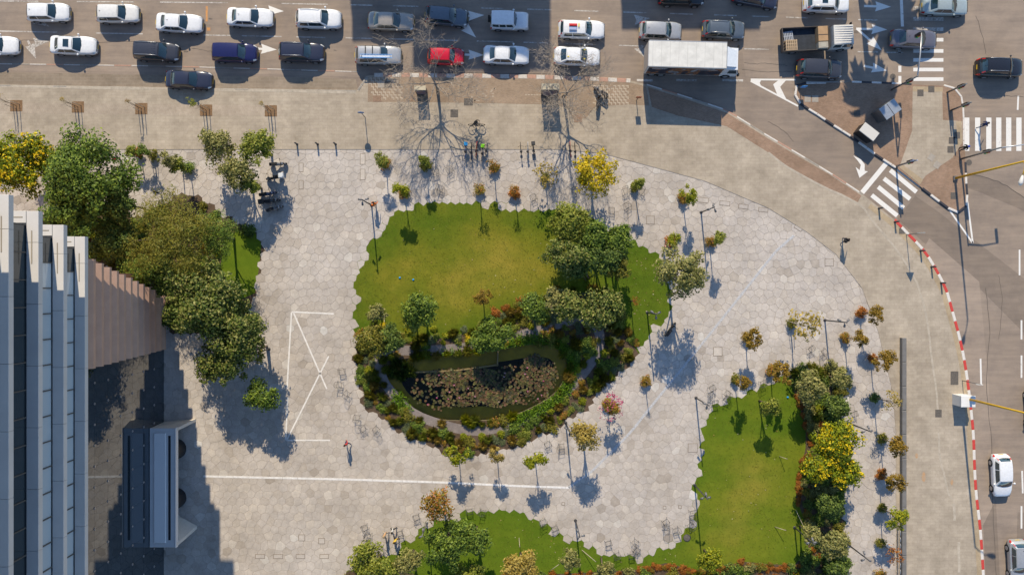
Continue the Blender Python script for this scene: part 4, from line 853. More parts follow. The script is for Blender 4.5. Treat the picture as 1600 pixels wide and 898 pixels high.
# papyrus tufts at the pond rim
for px, py, sp in ((655,555,'lime'),(728,655,'lime'),(742,656,'light'),(735,660,'lime'),(800,650,'lime')):
    x, y = P2(px, py); shrub(sp, 'spiky', x, y, 0.9, 0.9, 'tall arching bright green reed clump at the pond rim', 'reed clumps at the pond rim', -0.1 if py == 555 else .1, 'reed_clump', 'reeds')
for px, py in ((618,565),(632,572),(615,582),(640,580),(628,588)):
    x, y = P2(px, py); shrub('deep', 'spiky', x, y, 1.0, 1.1, 'dark reed clump standing in the west end of the pond', 'dark reeds in the pond', -0.2, 'reed_clump', 'reeds')
for i, (px, py, sp) in enumerate([(650+i*16, 556-i*1.3, sp) for i, sp in enumerate(('olive','light','straw','lime','light','olive','lime'))]+[(620,640,'light'),(655,655,'olive'),(690,659,'straw'),(770,659,'light'),(880,555,'light'),(889,580,'lime'),(875,610,'light'),(603,600,'olive'),(600,575,'light')]):
    x, y = P2(px+random.uniform(-3, 3), py+random.uniform(-2, 2)); shrub(sp, 'spiky', x, y, random.uniform(.6, .9), .6, 'low arching sedge clump overhanging the pond bank, '+near('c', x, y), 'sedge clumps on the pond bank', .09, 'sedge_clump', 'sedge clump')
# short grass blades give the lawns their nap
G = []; rg = np.random.default_rng(21)
for poly, n in ((lawn_n, 15000), (south, 15000)):
    xs = [p[0] for p in poly]; ys = [p[1] for p in poly]; x = rg.uniform(min(xs), max(xs), n*2); y = rg.uniform(max(min(ys), -30), max(ys), n*2); okk = inside(poly, x, y)
    if poly is south: okk &= ~inside(bed_e, x, y) & ~inside(bed_s, x, y)
    x, y = x[okk][:n], y[okk][:n]; G.append(np.stack([x, y, 0.112+rg.random(len(x))*0.012], 1))
G = np.concatenate(G); tag(obj('grass', leaves_mesh('grass', leafmat('grass_blade', [(0.10,0.15,0.012),(0.14,0.17,0.015),(0.20,0.19,0.03),(0.11,0.15,0.012)], 0.3), G, rg.normal(size=G.shape)*.5+np.array([0, 0, 1.0]), 0.10, 8, 0.4)), 'short mown grass of the park lawns', 'grass', kind='stuff')
fl_ = []; 
for k in range(170):
    x, y = random.choice([P2(random.uniform(1100, 1240), random.uniform(620, 880)), P2(random.uniform(780, 1080), random.uniform(810, 880)), P2(random.uniform(990, 1040), random.uniform(400, 520)), P2(random.uniform(570, 860), random.uniform(340, 510))])
    if (inside(south, [x], [y])[0] or inside(lawn_n, [x], [y])[0]): fl_.append((x, y, 0.15))
tag(obj('daisies', leaves_mesh('daisies', leafmat('fallen_leaf', [(0.5,0.42,0.2),(0.55,0.5,0.35),(0.4,0.25,0.08)]), np.array(fl_), np.tile([0, 0, 1.0], (len(fl_), 1)), 0.11, 2, .8)), 'pale fallen leaves scattered over the lawns', 'leaves', kind='stuff')
# --- bare street trees
def bare_tree(px, py, label, seed, H=6.4, lean=(0, 0)):
    x, y = P2(px, py); t = thing('bare_tree', (x, y, 0.14), label, 'tree'); rd = random.Random(seed); tm = MB(); bm_ = MB()
    top = Vector((lean[0], lean[1], H*0.42)); tm.tube([(0, 0, -.02), tuple(top*0.5+Vector((.05, 0, 0))), tuple(top)], [0.17, 0.13, 0.10], 8)
    def br(p, d, L, r, lv):
        if lv == 0: return
        q = p; pts = [p]; dd = d.copy()
        for k in range(3): dd = (dd+Vector((rd.gauss(0, .16), rd.gauss(0, .16), rd.gauss(0.03, .1)))).normalized(); q = q+dd*L/3; pts.append(q)
        (tm if lv >= 5 else bm_).tube([tuple(a) for a in pts], [r, r*.85, r*.7, r*.5], 5 if lv > 2 else 3, caps=False)
        for c in range(rd.choice((2, 3, 3, 4) if lv > 2 else (3, 4, 5)) if lv > 1 else 0):
            nd = (dd+Vector((rd.gauss(0, .62), rd.gauss(0, .62), rd.gauss(0.12, .3)))).normalized(); br(pts[rd.choice((1, 2, 3, 3))], nd, L*rd.uniform(.62, .85), max(r*.62, .011), lv-1)
    for k in range(6):
        a = k*1.047+rd.uniform(-.4, .4); br(top*rd.uniform(.8, 1), Vector((math.cos(a)*.95, math.sin(a)*.95, .6)).normalized(), H*.34, .06, 6)
    tm.build('trunk', bark_pale, t); bm_.build('branches', M('twig', (0.37, 0.31, 0.25), .9), t); return t
bare_tree(684, 142, 'bare leafless tree beside the narrower advertising box', 4, 6.8); bare_tree(880, 152, 'bare leafless tree beside the wider advertising box', 9, 7.2, (0.2, -.3))
# --- saplings with three stakes in square brown pits
pit_m = M('pit_soil', (0.23, 0.14, 0.075), .95, var=.35, vscale=5, fine=.3, fscale=20)
for i, (px, py) in enumerate(((27,166),(123,168),(222,170.5),(323,173),(424,174))):
    x, y = P2(px, py); mb = MB(); mb.bev((0, 0, .15), (1.22, 1.12, .03), .01); t = thing('pit_sapling', (x, y, 0), 'staked sapling in a square brown pit, '+('its pit nearest the yellow blossoming tree','south of the white saloon with the sunroof','with the parked dark blue saloon beyond it','beside the parked dark blue saloon','south of the dark navy sport utility car')[i], 'sapling', 'saplings in square pits', 0)
    mb.build('tree_pit', pit_m, t); rd = random.Random(i)
    for a in (0.5, 2.6, 4.7):
        mb = MB(); mb.tube([(.38*math.cos(a), .3*math.sin(a), .15), (.33*math.cos(a), .26*math.sin(a), 1.9+rd.uniform(-.2, .3))], .035, 5); mb.build('stake', stake_m, t)
    mb = MB(); mb.tube([(0, 0, .15), (.04, .02, 1.5), (-.2, .25, 2.6)], [.03, .022, .008], 5)
    for k in range(5): a = rd.uniform(0, 6.28); mb.tube([(0, 0, 1.3+k*.2), (.5*math.cos(a), .5*math.sin(a), 1.9+k*.22)], [.012, .004], 3)
    mb.build('trunk', bark_m, t); c = obj('crown', unit_crown(['straw','straw','autumn','lime','straw'][i], 'sparse', i % 3), t); c.scale = ((.35, .35, .6) if i not in (0, 3) else (.8, .6, .6)); c.location = (-.2, .2, 2.3 if i not in (0, 3) else 2.8)
# ------------------------------------------------------------------ vehicles
glass_m, ntg, bgl = base_mat('car_glass'); bgl.inputs['Base Color'].default_value = (0.012, 0.03, 0.04, 1); bgl.inputs['Roughness'].default_value = 0.06; bgl.inputs['Specular IOR Level'].default_value = 0.8; bgl.inputs['Coat Weight'].default_value = 0.6
lamp_m = M('headlamp', (0.62, 0.64, 0.66), 0.12, 0.2, 0.8); red_lamp = M('tail_lamp', (0.45, 0.015, 0.012), 0.2, 0, 0.6, coat=.6); plate_m = M('yellow_plate', (0.62, 0.42, 0.03), .5); rim_m = M('alloy_rim', (0.42, 0.43, 0.45), .35, .7); chrome_m = M('roof_rail', (0.35, 0.36, 0.38), .3, .7)
TYPES = {  # length, width, height, bonnet front z, cowl x, roof front x, roof rear x, rear glass foot x, deck z, boot z   (x from -0.5 rear to 0.5 front, of the length)
 'sedan': dict(L=4.62, W=1.80, H=1.46, cowl=0.215, rf=0.055, rr=-0.225, rg=-0.365, belt=0.93, boot=0.98, nose=0.66, inset=.20),
 'hatch': dict(L=4.25, W=1.79, H=1.50, cowl=0.235, rf=0.085, rr=-0.36, rg=-0.455, belt=0.95, boot=0.96, nose=0.68, inset=.20),
 'suv':   dict(L=4.55, W=1.86, H=1.68, cowl=0.235, rf=0.095, rr=-0.375, rg=-0.465, belt=1.05, boot=1.08, nose=0.80, inset=.17),
 'small': dict(L=3.65, W=1.66, H=1.50, cowl=0.255, rf=0.105, rr=-0.375, rg=-0.475, belt=0.95, boot=0.95, nose=0.70, inset=.19),
 'wagon': dict(L=4.65, W=1.79, H=1.50, cowl=0.215, rf=0.065, rr=-0.39, rg=-0.46, belt=0.95, boot=0.96, nose=0.67, inset=.20),
 'van':   dict(L=4.50, W=1.82, H=1.68, cowl=0.275, rf=0.135, rr=-0.40, rg=-0.47, belt=1.02, boot=1.04, nose=0.74, inset=.15),
 'jeep':  dict(L=3.80, W=1.70, H=1.72, cowl=0.18, rf=0.115, rr=-0.46, rg=-0.485, belt=1.05, boot=1.05, nose=0.92, inset=.09),
}
def car_parts(tp):
    d = TYPES[tp]; L, W_, H = d['L'], d['W'], d['H']; hw = W_/2; boxy = tp == 'jeep'
    def half_w(s):            # plan outline, s in -0.5..0.5
        f = max(0, (s-0.30)/0.20) if s > 0 else max(0, (-s-0.34)/0.16); e = 3.2 if boxy else 2.3
        return hw*(1-(0.10 if boxy else 0.30 if s > 0 else 0.20)*f**e)*(1 if abs(s) < .4999 else .94)
    def deck(s):              # top of the lower body
        xs = [-0.5, -0.485, -0.44, d['rg'], d['rr'], d['rf'], d['cowl'], 0.36, 0.455, 0.485, 0.5]; zs = [0.50, 0.78, d['boot']-.05, d['boot'], d['belt'], d['belt'], d['belt']+.01, d['nose']+.17, d['nose']+.04, d['nose']-.08, 0.42]
        return float(np.interp(s, xs, zs))
    ss = [-0.5, -0.49, -0.47, -0.44, -0.40, -0.34, -0.25, -0.12, 0, 0.10, 0.20, 0.27, 0.33, 0.38, 0.42, 0.45, 0.475, 0.49, 0.5]
    prof = lambda w, z: [(0, z+.035), (.45*w, z+.028), (.78*w, z+.004), (.92*w, z-.045), (.985*w, z-.13), (w, max(.58, z-.28)), (.995*w, .46), (.97*w, .30), (.86*w, .20)]
    def bod(s, j):
        p = prof(half_w(s), deck(s)); q = p[j] if j >= 0 else (-p[-j][0], p[-j][1]); return (s*L, q[0], q[1])
    mb = MB(); js = [-8, -7, -6, -5, -4, -3, -2, -1, 0, 1, 2, 3, 4, 5, 6, 7, 8]
    vs = [bod(s, j) for s in ss for j in js]; n = len(js); fs = [(i*n+k, (i+1)*n+k, (i+1)*n+k+1, i*n+k+1) for i in range(len(ss)-1) for k in range(n-1)]
    fs += [tuple(range(n)), tuple(range((len(ss)-1)*n, len(ss)*n))[::-1]]; fs += [(i*n, i*n+n-1, (i+1)*n+n-1, (i+1)*n) for i in range(len(ss)-1)]
    mb.add(vs, fs, 0, True)
    # greenhouse
    wb = hw-.09; wr = hw-d['inset']-.09+.02; zb = d['belt']-.03; zr = H
    xf0, xf1, xr1, xr0 = d['cowl']*L, d['rf']*L, d['rr']*L, d['rg']*L; zr0 = d['boot']-.03
    def roof(u, v):           # u rear..front, v right..left
        x = xr1+(xr0-xr1)*0+(xf1-xr1)*u; t = 2*v-1; e = 1-.05*(2*u-1)**4; return (x, t*wr*e, zr-.055*t*t-.05*(2*u-1)**2*(1.3 if u > .5 else .8))
    def front(u, v):          # u cowl..roof
        t = 2*v-1; bw = (wb-.03)*(1-u)+wr*.955*u; bow = (.16*(1-u)+.05*u)*(1-t*t); zt = roof(1, v)[2]; return (xf0+(xf1-xf0)*u+bow-.10*(1-u), t*bw, (zb)+(zt-zb)*u+.03*math.sin(math.pi*u))
    def rear(u, v):
        t = 2*v-1; bw = (wb-.07)*(1-u)+wr*.955*u; bow = (.10*(1-u)+.02*u)*(1-t*t); zt = roof(0, v)[2]; return (xr0+(xr1-xr0)*u-bow+.05*(1-u), t*bw, zr0+(zt-zr0)*u+.03*math.sin(math.pi*u))
    def side(sg):
        def f(u, v):          # u rear..front, v bottom..top
            b0 = rear(0, 0 if sg < 0 else 1); b1 = front(0, 0 if sg < 0 else 1); t0 = roof(0, 0 if sg < 0 else 1); t1 = roof(1, 0 if sg < 0 else 1)
            bx = b0[0]+(b1[0]-b0[0])*u; by = sg*(wb-.05*(2*u-1)**4*1.2+.02); bz = zr0+(zb-zr0)*u; tt = roof(u, 0 if sg < 0 else 1); tx = t0[0]+(t1[0]-t0[0])*u
            if u in (0, 1): by = (b0 if u == 0 else b1)[1]
            return (bx+(tx-bx)*v, by+(tt[1]-by)*v+sg*.02*math.sin(math.pi*v)*math.sin(math.pi*u), bz+(tt[2]-bz)*v)
        return f
    mb.grid(roof, 10, 8, flip=False); mb.grid(front, 5, 8, flip=False); mb.grid(rear, 5, 8, flip=True); mb.grid(side(-1), 10, 4); mb.grid(side(1), 10, 4, flip=True)
    parts = {'body': (mb, ['PAINT'])}
    def sub(fn, u0, u1, v0, v1, off):
        def g(u, v):
            uu, vv = u0+(u1-u0)*u, v0+(v1-v0)*v; p = Vector(fn(uu, vv)); e = 1e-3; du = Vector(fn(min(uu+e, 1), vv))-Vector(fn(max(uu-e, 0), vv)); dv = Vector(fn(uu, min(vv+e, 1)))-Vector(fn(uu, max(vv-e, 0))); nn = du.cross(dv)
            if nn.length > 0: nn.normalize()
            c = Vector((0, 0, .7)); nn = nn if nn.dot(p-c) > 0 else -nn; return tuple(p+nn*off)
        return g
    g = MB(); g.grid(sub(front, .06, .93, .055, .945, .012), 5, 10); parts['windscreen'] = (g, [glass_m])
    g = MB(); g.grid(sub(rear, .14 if tp == 'sedan' else .25, .90, .10, .90, .012), 5, 10); parts['rear_window'] = (g, [glass_m])
    sw = []
    for sg in (-1, 1):
        for a, b in ((.10, .40), (.43, .93)) if tp != 'jeep' else ((.06, .32), (.36, .62), (.66, .93)):
            g = MB(); g.grid(sub(side(sg), a, b, .12, .86, .010), 4, 3); sw.append((g, [glass_m]))
    parts['side_window'] = sw
    sub2 = []
    for sg in (-1, 1):
        g = MB(); a = [(s, j) for s in (.425, .455, .48, .492) for j in (2.3, 3, 4, 4.6)]
        def hp(s, j): 
            j0 = int(j); f = j-j0; p0 = bod(s, sg*j0); p1 = bod(s, sg*min(j0+1, 8)); c = Vector(p0).lerp(Vector(p1), f); return tuple(c+Vector((.012, sg*.010, .010)))
        g.add([hp(*q) for q in a], [(i*4+k, i*4+k+1, i*4+k+5, i*4+k+4) for i in range(3) for k in range(3)], 0, True); sub2.append((g, [lamp_m]))
    parts['headlight'] = sub2; sub3 = []
    for sg in (-1, 1):
        g = MB(); a = [(s, j) for s in (-.452, -.475, -.489, -.497) for j in (2.6, 3, 4, 4.9)]
        def tp_(s, j):
            j0 = int(j); f = j-j0; c = Vector(bod(s, sg*j0)).lerp(Vector(bod(s, sg*(j0+1))), f); return tuple(c+Vector((-.012, sg*.012, .010)))
        g.add([tp_(*q) for q in a], [(i*4+k, i*4+k+1, i*4+k+5, i*4+k+4) for i in range(3) for k in range(3)], 0, True)
        if tp in ('hatch', 'suv', 'van', 'small', 'wagon'):
            q = [rear(.12, .02 if sg < 0 else .98), rear(.12, .09 if sg < 0 else .91), rear(.62, .08 if sg < 0 else .92), rear(.62, .02 if sg < 0 else .98)]; g.add([(x-.02, y+sg*.012, z) for x, y, z in q], [(0, 1, 2, 3)])
        sub3.append((g, [red_lamp]))
    parts['taillight'] = sub3
    g = MB(); g.box((L*.494, 0, .46), (.05, W_*.55, .20)); g.box((L*.497, 0, .30), (.05, W_*.62, .08)); parts['grille'] = (g, [black_m])
    pl = []
    for x in (L*.5, -L*.499): g = MB(); g.box((x, 0, .36 if x > 0 else .62), (.03, .46, .11)); pl.append((g, [plate_m]))
    parts['number_plate'] = pl
    mi = []
    for sg in (-1, 1):
        g = MB(); bx = xf0-.30; g.lathe([(.02, -.07), (.09, -.04), (.105, .02), (.07, .075), (.01, .085)], (bx, sg*(hw+.10), zb+.10), 8); g.tube([(bx+.02, sg*(hw-.06), zb+.03), (bx, sg*(hw+.08), zb+.08)], .025, 5); mi.append((g, ['PAINT']))
    parts['mirror'] = mi
    wh = []
    for x in (L*.305, -L*.295):
        for sg in (-1, 1):
            g = MB(); g.tube([(x, sg*(hw-.23), .32), (x, sg*(hw+.008), .32)], .32, 18, smooth=False); wh.append((g, [rubber_m], (x, sg)))
    parts['wheel'] = wh
    g = MB(); g.grid(sub(front, 0.0, .055, .04, .96, .016), 1, 8); 
    for v0, v1 in ((.30, .62), (.62, .88)): g.tube([sub(front, 0, 1, 0, 1, .03)(.03, v0), sub(front, 0, 1, 0, 1, .03)(.12, v1)], .012, 4)
    parts['wiper'] = (g, [black_m])
    arch = MB()
    for x in (L*.305, -L*.295):
        for sg in (-1, 1): arch.tube([(x, sg*(hw-.2), .34), (x, sg*(hw+.004), .34)], .375, 18, smooth=False)
    parts['wheel_arch'] = [(a_, [black_m]) for a_ in [arch]]
    return parts
_ct = {}
def car_meshes(tp):
    if tp in _ct: return _ct[tp]
    out = []; ph = M('paint_slot', (.5, .5, .5)); d = TYPES[tp]
    for nm, v in car_parts(tp).items():
        for q in (v if isinstance(v, list) else [v]):
            me = q[0].mesh(nm, [ph if m_ == 'PAINT' else m_ for m_ in q[1]]); out.append((nm, me, q[1][0] == 'PAINT', q[2] if len(q) > 2 else None))
    rim = MB(); rim.tube([(0, -.012, 0), (0, .012, 0)], .215, 14, smooth=False); out.append(('RIM', rim.mesh('rim', rim_m), False, None)); _ct[tp] = out; return out
def car(px, py, tp, paint, label, rz=0.0, extras=(), name='car', cat='car', sx=1.0, z=0.006):
    x, y = P2(px, py, TYPES[tp]['H']*.62); t = thing(name, (x, y, z), label, cat, 'cars in the traffic', rz); parts = {}
    rim = [m_ for m_ in car_meshes(tp) if m_[0] == 'RIM'][0][1]; hw = TYPES[tp]['W']/2
    for nm, me, pt, w in car_meshes(tp):
        if nm == 'RIM': continue
        o = obj(nm, me, t)
        if pt: o.material_slots[0].link = 'OBJECT'; o.material_slots[0].material = paint
        parts.setdefault(nm, []).append(o)
        if w: r = obj('rim', rim, o); r.location = (w[0], w[1]*(hw+.010), .32)
    d = TYPES[tp]; H, L = d['H'], d['L']; rx0, rx1 = d['rr']*L, d['rf']*L; mid = (rx0+rx1)/2
    for e in extras:
        g = MB()
        if e == 'sunroof': g.bev((mid+.1, 0, H-.012), (.55, .74, .05), .01); g.build('sunroof', glass_m, t)
        elif e == 'rails':
            for sg in (-1, 1): g = MB(); yy = sg*(hw-d['inset']-.14); g.tube([(rx0+.1, yy, H-.10), (rx0+.2, yy, H+.015), (rx1-.25, yy, H+.015), (rx1-.1, yy, H-.10)], .022, 5); g.build('roof_rail', chrome_m, t)
        elif e == 'antenna': g.tube([(rx0+.3, 0, H-.06), (rx0+.12, 0, H+.10)], [.03, .008], 5); g.build('antenna', black_m, t)
        elif e == 'bars':
            for bx in (mid-.35, mid+.35): g = MB(); g.box((bx, 0, H+.06), (.07, 1.30, .04)); g.build('roof_bar', black_m, t)
        elif e == 'ribs':
            for k in range(5): g = MB(); g.box((mid, -.44+k*.22, H-.030-.05*((-.44+k*.22)/.6)**2), (abs(rx1-rx0)*.8, .05, .03)); g.build('roof_rib', paint, t)
        elif e == 'spare': g.tube([(-L*.5-.02, .1, .95), (-L*.5-.22, .1, .95)], .34, 16, smooth=False); g.build('spare_wheel', rubber_m, t)
        elif e == 'taxi_yellow':
            for bx, by in ((rx0+.12, -.30), (rx1+.42, .45), (rx1+.42, -.45)): g = MB(); g.bev((bx, by, H-.10 if bx > 0 else H-.03), (.16, .13, .06), .02); g.build('yellow_sticker', M('sticker_yellow', (.75, .58, .02), .5), t)
        elif e == 'sign':
            g.bev((mid-.15, .10, H+.10), (.78, .24, .18), .03); g.build('roof_sign', M('sign_red', (.5, .02, .03), .5), t); g = MB(); g.bev((mid-.15, -.22, H+.06), (.74, .34, .10), .02); g.build('roof_sign', M('sign_blue', (.30, .36, .55), .5), t)
            g = MB(); g.bev((mid+.42, .10, H+.06), (.10, .34, .12), .02); g.build('yellow_sticker', M('sticker_yellow', (.75, .58, .02), .5), t)
        elif e == 'decal':
            for k, (c, bx, by) in enumerate((((.45, .02, .05), -.62, .18), ((.55, .03, .06), -.75, .35), ((.10, .35, .15), -.30, -.12), ((.55, .45, .05), -.34, .06), ((.2, .3, .6), -.27, .2))):
                g = MB(); g.bev((bx*2.4, by, 1.02 if bx < -.5 else H-.030), (.16, .26, .012), .003); g.build('decal', M('decal%d' % k, c, .5), t)
    return t
def pc(n, c, r=.25, m=0.0): return paint_mat('paint_'+n, c, r, m)
white = pc('white', (.74, .75, .76)); white2 = pc('warm_white', (.70, .69, .66)); silver = pc('silver', (.42, .43, .44), .3, .35); beige = pc('champagne', (.38, .34, .29), .3, .3); black = pc('black', (.014, .014, .017)); navy = pc('navy', (.012, .012, .075)); darkb = pc('dark_blue', (.025, .028, .05)); greyb = pc('grey_blue', (.10, .125, .155), .3, .2); grey = pc('grey', (.13, .125, .15), .3, .2); red = pc('red', (.55, .006, .022)); teal = pc('pale_teal', (.36, .42, .42), .3, .2); anth = pc('anthracite', (.045, .047, .058), .3, .2)
CARS = [
 (72,18,'hatch',white,'white hatchback with a dark windscreen, first in the far lane by the worn arrow',0,('antenna',)),
 (181,20,'hatch',white2,'white hatchback with red tail corner following in the far lane',0,('antenna',)),
 (278,35,'sedan',white,'white saloon beside the orange road mark',-.05,('antenna',)),
 (389,26,'sedan',white,'white saloon ahead of the one by the orange road mark',-.03,('antenna',)),
 (496,28,'suv',white,'white sport utility car with red tail lamps behind the silver saloon',-.02,('rails',)),
 (610,32,'sedan',beige,'champagne silver saloon at the edge of the building shadow',-.03,()),
 (697,24,'hatch',greyb,'blue grey hatchback turned slightly in its lane inside the building shadow',-.09,('antenna',)),
 (796,31,'jeep',white,'boxy white off road car with a spare wheel at the back',-.02,('spare',)),
 (909,45,'wagon',white,'white estate car carrying a red and blue roof sign',-.03,('sign',)),
 (1033,47,'hatch',silver,'silver hatchback beside the white box lorry',-.04,('antenna',)),
 (1132,45,'hatch',greyb,'dark blue grey hatchback beyond the white box lorry',-.04,('rails',)),
 (1294,3,'suv',white,'white sport utility car with a sunroof above the flatbed lorry',-.02,('rails','sunroof')),
 (1479,8,'sedan',teal,'pale greenish silver saloon on the crossing stripes',-.03,()),
 (1066,-8,'suv',black,'black car at the far kerb above the silver hatchback',-.02,('rails',)),
 (1182,-6,'sedan',darkb,'dark blue saloon at the far kerb above the blue grey hatchback',-.18,()),
 (-10,70,'sedan',white,'white saloon entering the near lane from the west',-.02,()),
 (112,70,'sedan',white,'white saloon with an open dark sunroof',-.03,('sunroof',)),
 (241,79,'van',anth,'charcoal people carrier with a ribbed roof',-.05,('ribs','rails')),
 (364,81,'van',navy,'deep navy people carrier in the near lane',-.02,()),
 (469,80,'suv',darkb,'dark navy sport utility car behind the straight arrow',-.03,('rails',)),
 (590,85,'wagon',silver,'silver estate with roof bars and a blue ladder',-.01,('bars',)),
 (696,87,'small',red,'small bright red hatchback behind the bare tree',-.03,()),
 (791,85,'sedan',white,'white saloon next to the bare trees in the building shadow',-.03,()),
 (902,87,'sedan',white,'white taxi with yellow stickers behind the bare tree',-.03,('taxi_yellow',)),
 (1283,106,'suv',anth,'dark sport utility car beside the traffic island tip',-.04,()),
 (1430,60,'sedan',grey,'purple grey saloon stopped across the crossing stripes',-.04,('antenna',)),
 (1566,104,'suv',black,'black sport utility car driving off towards the east',-.02,('rails',)),
 (293,124,'sedan',darkb,'dark blue saloon parked in the bay by the pavement',-.04,()),
 (1568,744,'hatch',white,'white car with coloured decals driving south',-1.53,('decal',)),
 (1594,878,'hatch',silver,'silver hatchback following the decal car south',-1.53,('antenna',)),
 (1624,640,'suv',black,'black car half out of view on the east road',-1.55,()),
]
for px, py, tp, pt, lab, rz, ex in CARS: car(px, py, tp, pt, lab, rz, ex)
# ladder / boards on the estate's roof bars
t = thing('ladder', P(589, 88, 1.60), 'blue and white ladder tied along the roof bars of the silver estate', 'ladder', None, -.01)
lm = M('ladder_blue', (.10, .30, .65), .5); lw = M('ladder_white', (.55, .62, .72), .5)
for yy in (-.16, .16): g = MB(); g.box((-.1, yy, .03), (3.2, .05, .07)); g.build('rail', lm, t)
for k in range(11): g = MB(); g.box((-1.6+k*.30, 0, .03), (.05, .30, .04)); g.build('rung', lw, t)
g = MB(); g.box((-.1, 0, .0), (2.7, .20, .03)); g.build('plank', lw, t)
# white box lorry
x, y = P2(1079, 85, 3.6); t = thing('box_lorry', (x-0.2, y, .006), 'long white box lorry with a printed side panel', 'lorry', None, -.028)
box_w = M('lorry_box_white', (.66, .65, .61), .55, var=.22, vscale=1.4, fine=.06); lor_w = paint_mat('paint_lorry_cab', (.72, .74, .77)); print_m, np_, bp_ = base_mat('lorry_print')
n1, _ = _noise(np_, 0.9, 4, .5, 1, .3); c_ = _ramp(np_, n1.outputs[0], [(.30, (.02, .02, .03)), (.46, (.03, .03, .045)), (.52, (.30, .12, .035)), (.57, (.05, .035, .03)), (.63, (.35, .36, .38)), (.68, (.04, .04, .06))]); np_.links.new(c_.outputs[0], bp_.inputs[0]); bp_.inputs['Roughness'].default_value = .4
g = MB(); g.bev((-.05, 0, 2.36), (7.45, 2.50, 2.5), .03); bx = g.build('cargo_box', [box_w], t)
for sg in (-1, 1): g = MB(); g.box((-.05, sg*1.256, 2.25), (7.2, .012, 2.1)); g.build('printed_side', print_m, bx)
for a, b, zz, hh in ((-3.3, -1.9, 3.05, .10), (-3.3, -2.1, 2.85, .07), (1.2, 2.9, 2.9, .09)):
    k = 0
    while a < b: w = random.uniform(.06, .16); g = MB(); g.box((a+w/2, -1.266, zz), (w*.75, .01, hh)); g.build('lettering', M('letter_white', (.6, .6, .6), .6), bx); a += w
for sg in (-1, 1): g = MB(); g.box((-.05, sg*1.235, 3.615), (7.45, .05, .03)); g.build('roof_trim', metal_pale, bx)
for k in range(9): g = MB(); g.box((-3.4+k*.83, 0, 3.612), (.035, 2.4, .008)); g.build('roof_seam', M('seam_grey', (.46, .46, .44), .6), bx)
g = MB(); g.box((-3.80, 0, 2.36), (.05, 2.4, 2.4)); g.build('rear_door', metal_pale, t)
g = MB(); g.add([(3.78, -1.12, .5), (5.35, -1.12, .5), (5.42, -1.12, 1.35), (5.05, -1.05, 2.55), (3.78, -1.05, 2.68), (3.78, 1.12, .5), (5.35, 1.12, .5), (5.42, 1.12, 1.35), (5.05, 1.05, 2.55), (3.78, 1.05, 2.68)], [(0, 1, 2, 3, 4), (9, 8, 7, 6, 5), (1, 6, 7, 2), (2, 7, 8, 3), (3, 8, 9, 4), (4, 9, 5, 0), (0, 5, 6, 1)]); cb = g.build('cab', lor_w, t)
g = MB(); g.add([(5.425, -.98, 1.42), (5.425, .98, 1.42), (5.10, .92, 2.48), (5.10, -.92, 2.48)], [(0, 1, 2, 3)]); g.build('windscreen', glass_m, cb)
for sg in (-1, 1):
    g = MB(); g.add([(4.3, sg*1.125, 1.5), (5.2, sg*1.125, 1.5), (4.98, sg*1.08, 2.35), (4.3, sg*1.08, 2.35)], [(0, 1, 2, 3)]); g.build('side_window', glass_m, cb)
    g = MB(); g.bev((5.25, sg*1.38, 2.0), (.14, .22, .42), .02); g.tube([(5.1, sg*1.08, 2.3), (5.25, sg*1.38, 2.2)], .02, 5); g.build('mirror', black_m, cb)
    g = MB(); g.bev((5.42, sg*.85, .8), (.08, .36, .2), .02); g.build('headlight', lamp_m, cb)
    for wx in (4.4, -2.0, -2.9):
        g = MB(); g.tube([(wx, sg*.82, .46), (wx, sg*1.16, .46)], .46, 18, smooth=False); w_ = g.build('wheel', rubber_m, t); g = MB(); g.tube([(wx, sg*1.15, .46), (wx, sg*1.172, .46)], .25, 12, smooth=False); g.build('rim', rim_m, w_)
g = MB(); g.add([(3.79, -.95, 2.68), (4.9, -.8, 2.62), (3.79, -.95, 3.3), (3.79, .95, 2.68), (4.9, .8, 2.62), (3.79, .95, 3.3)], [(0, 1, 2), (5, 4, 3), (1, 4, 5, 2)]); g.build('wind_deflector', lor_w, cb)
g = MB(); g.box((.4, 0, .85), (8.2, .9, .28)); g.build('chassis', black_m, t)
# flatbed lorry
x, y = P2(1276, 59, 1.6); t = thing('flatbed_lorry', (x, y, .006), 'flatbed lorry with a ribbed white cab roof and loaded open bed', 'lorry', None, .05)
wood = M('pallet_wood', (.46, .34, .22), .85, var=.3, vscale=3); card = M('cardboard', (.42, .27, .15), .9, var=.2, vscale=2); bed_m = M('bed_dark', (.035, .042, .055), .8, var=.4, vscale=3)
g = MB(); g.box((-1.05, 0, .95), (4.5, 2.25, .18)); bd = g.build('flat_bed', bed_m, t)
for yy in (-1.14, 1.14): g = MB(); g.box((-1.05, yy, 1.26), (4.5, .05, .46)); g.build('drop_side', M('bed_side', (.10, .085, .075), .7, var=.3), bd)
for xx in (-3.30, 1.22): g = MB(); g.box((xx, 0, 1.30), (.06, 2.25, .54)); g.build('end_board', M('bed_side', (.10, .085, .075), .7), bd)
cw = M('cab_white', (.62, .60, .56), .45, var=.15, vscale=2)
g = MB(); g.add([(1.45, -1.0, .5), (3.55, -1.0, .5), (3.62, -1.0, 1.25), (3.38, -.92, 2.12), (1.45, -.94, 2.2), (1.45, 1.0, .5), (3.55, 1.0, .5), (3.62, 1.0, 1.25), (3.38, .92, 2.12), (1.45, .94, 2.2)], [(0, 1, 2, 3, 4), (9, 8, 7, 6, 5), (1, 6, 7, 2), (2, 7, 8, 3), (3, 8, 9, 4), (4, 9, 5, 0), (0, 5, 6, 1)]); cb = g.build('cab', cw, t)
for k in range(8): g = MB(); g.bev((2.42, -.80+k*.228, 2.185), (1.82, .13, .05), .02); g.build('roof_rib', cw, cb)
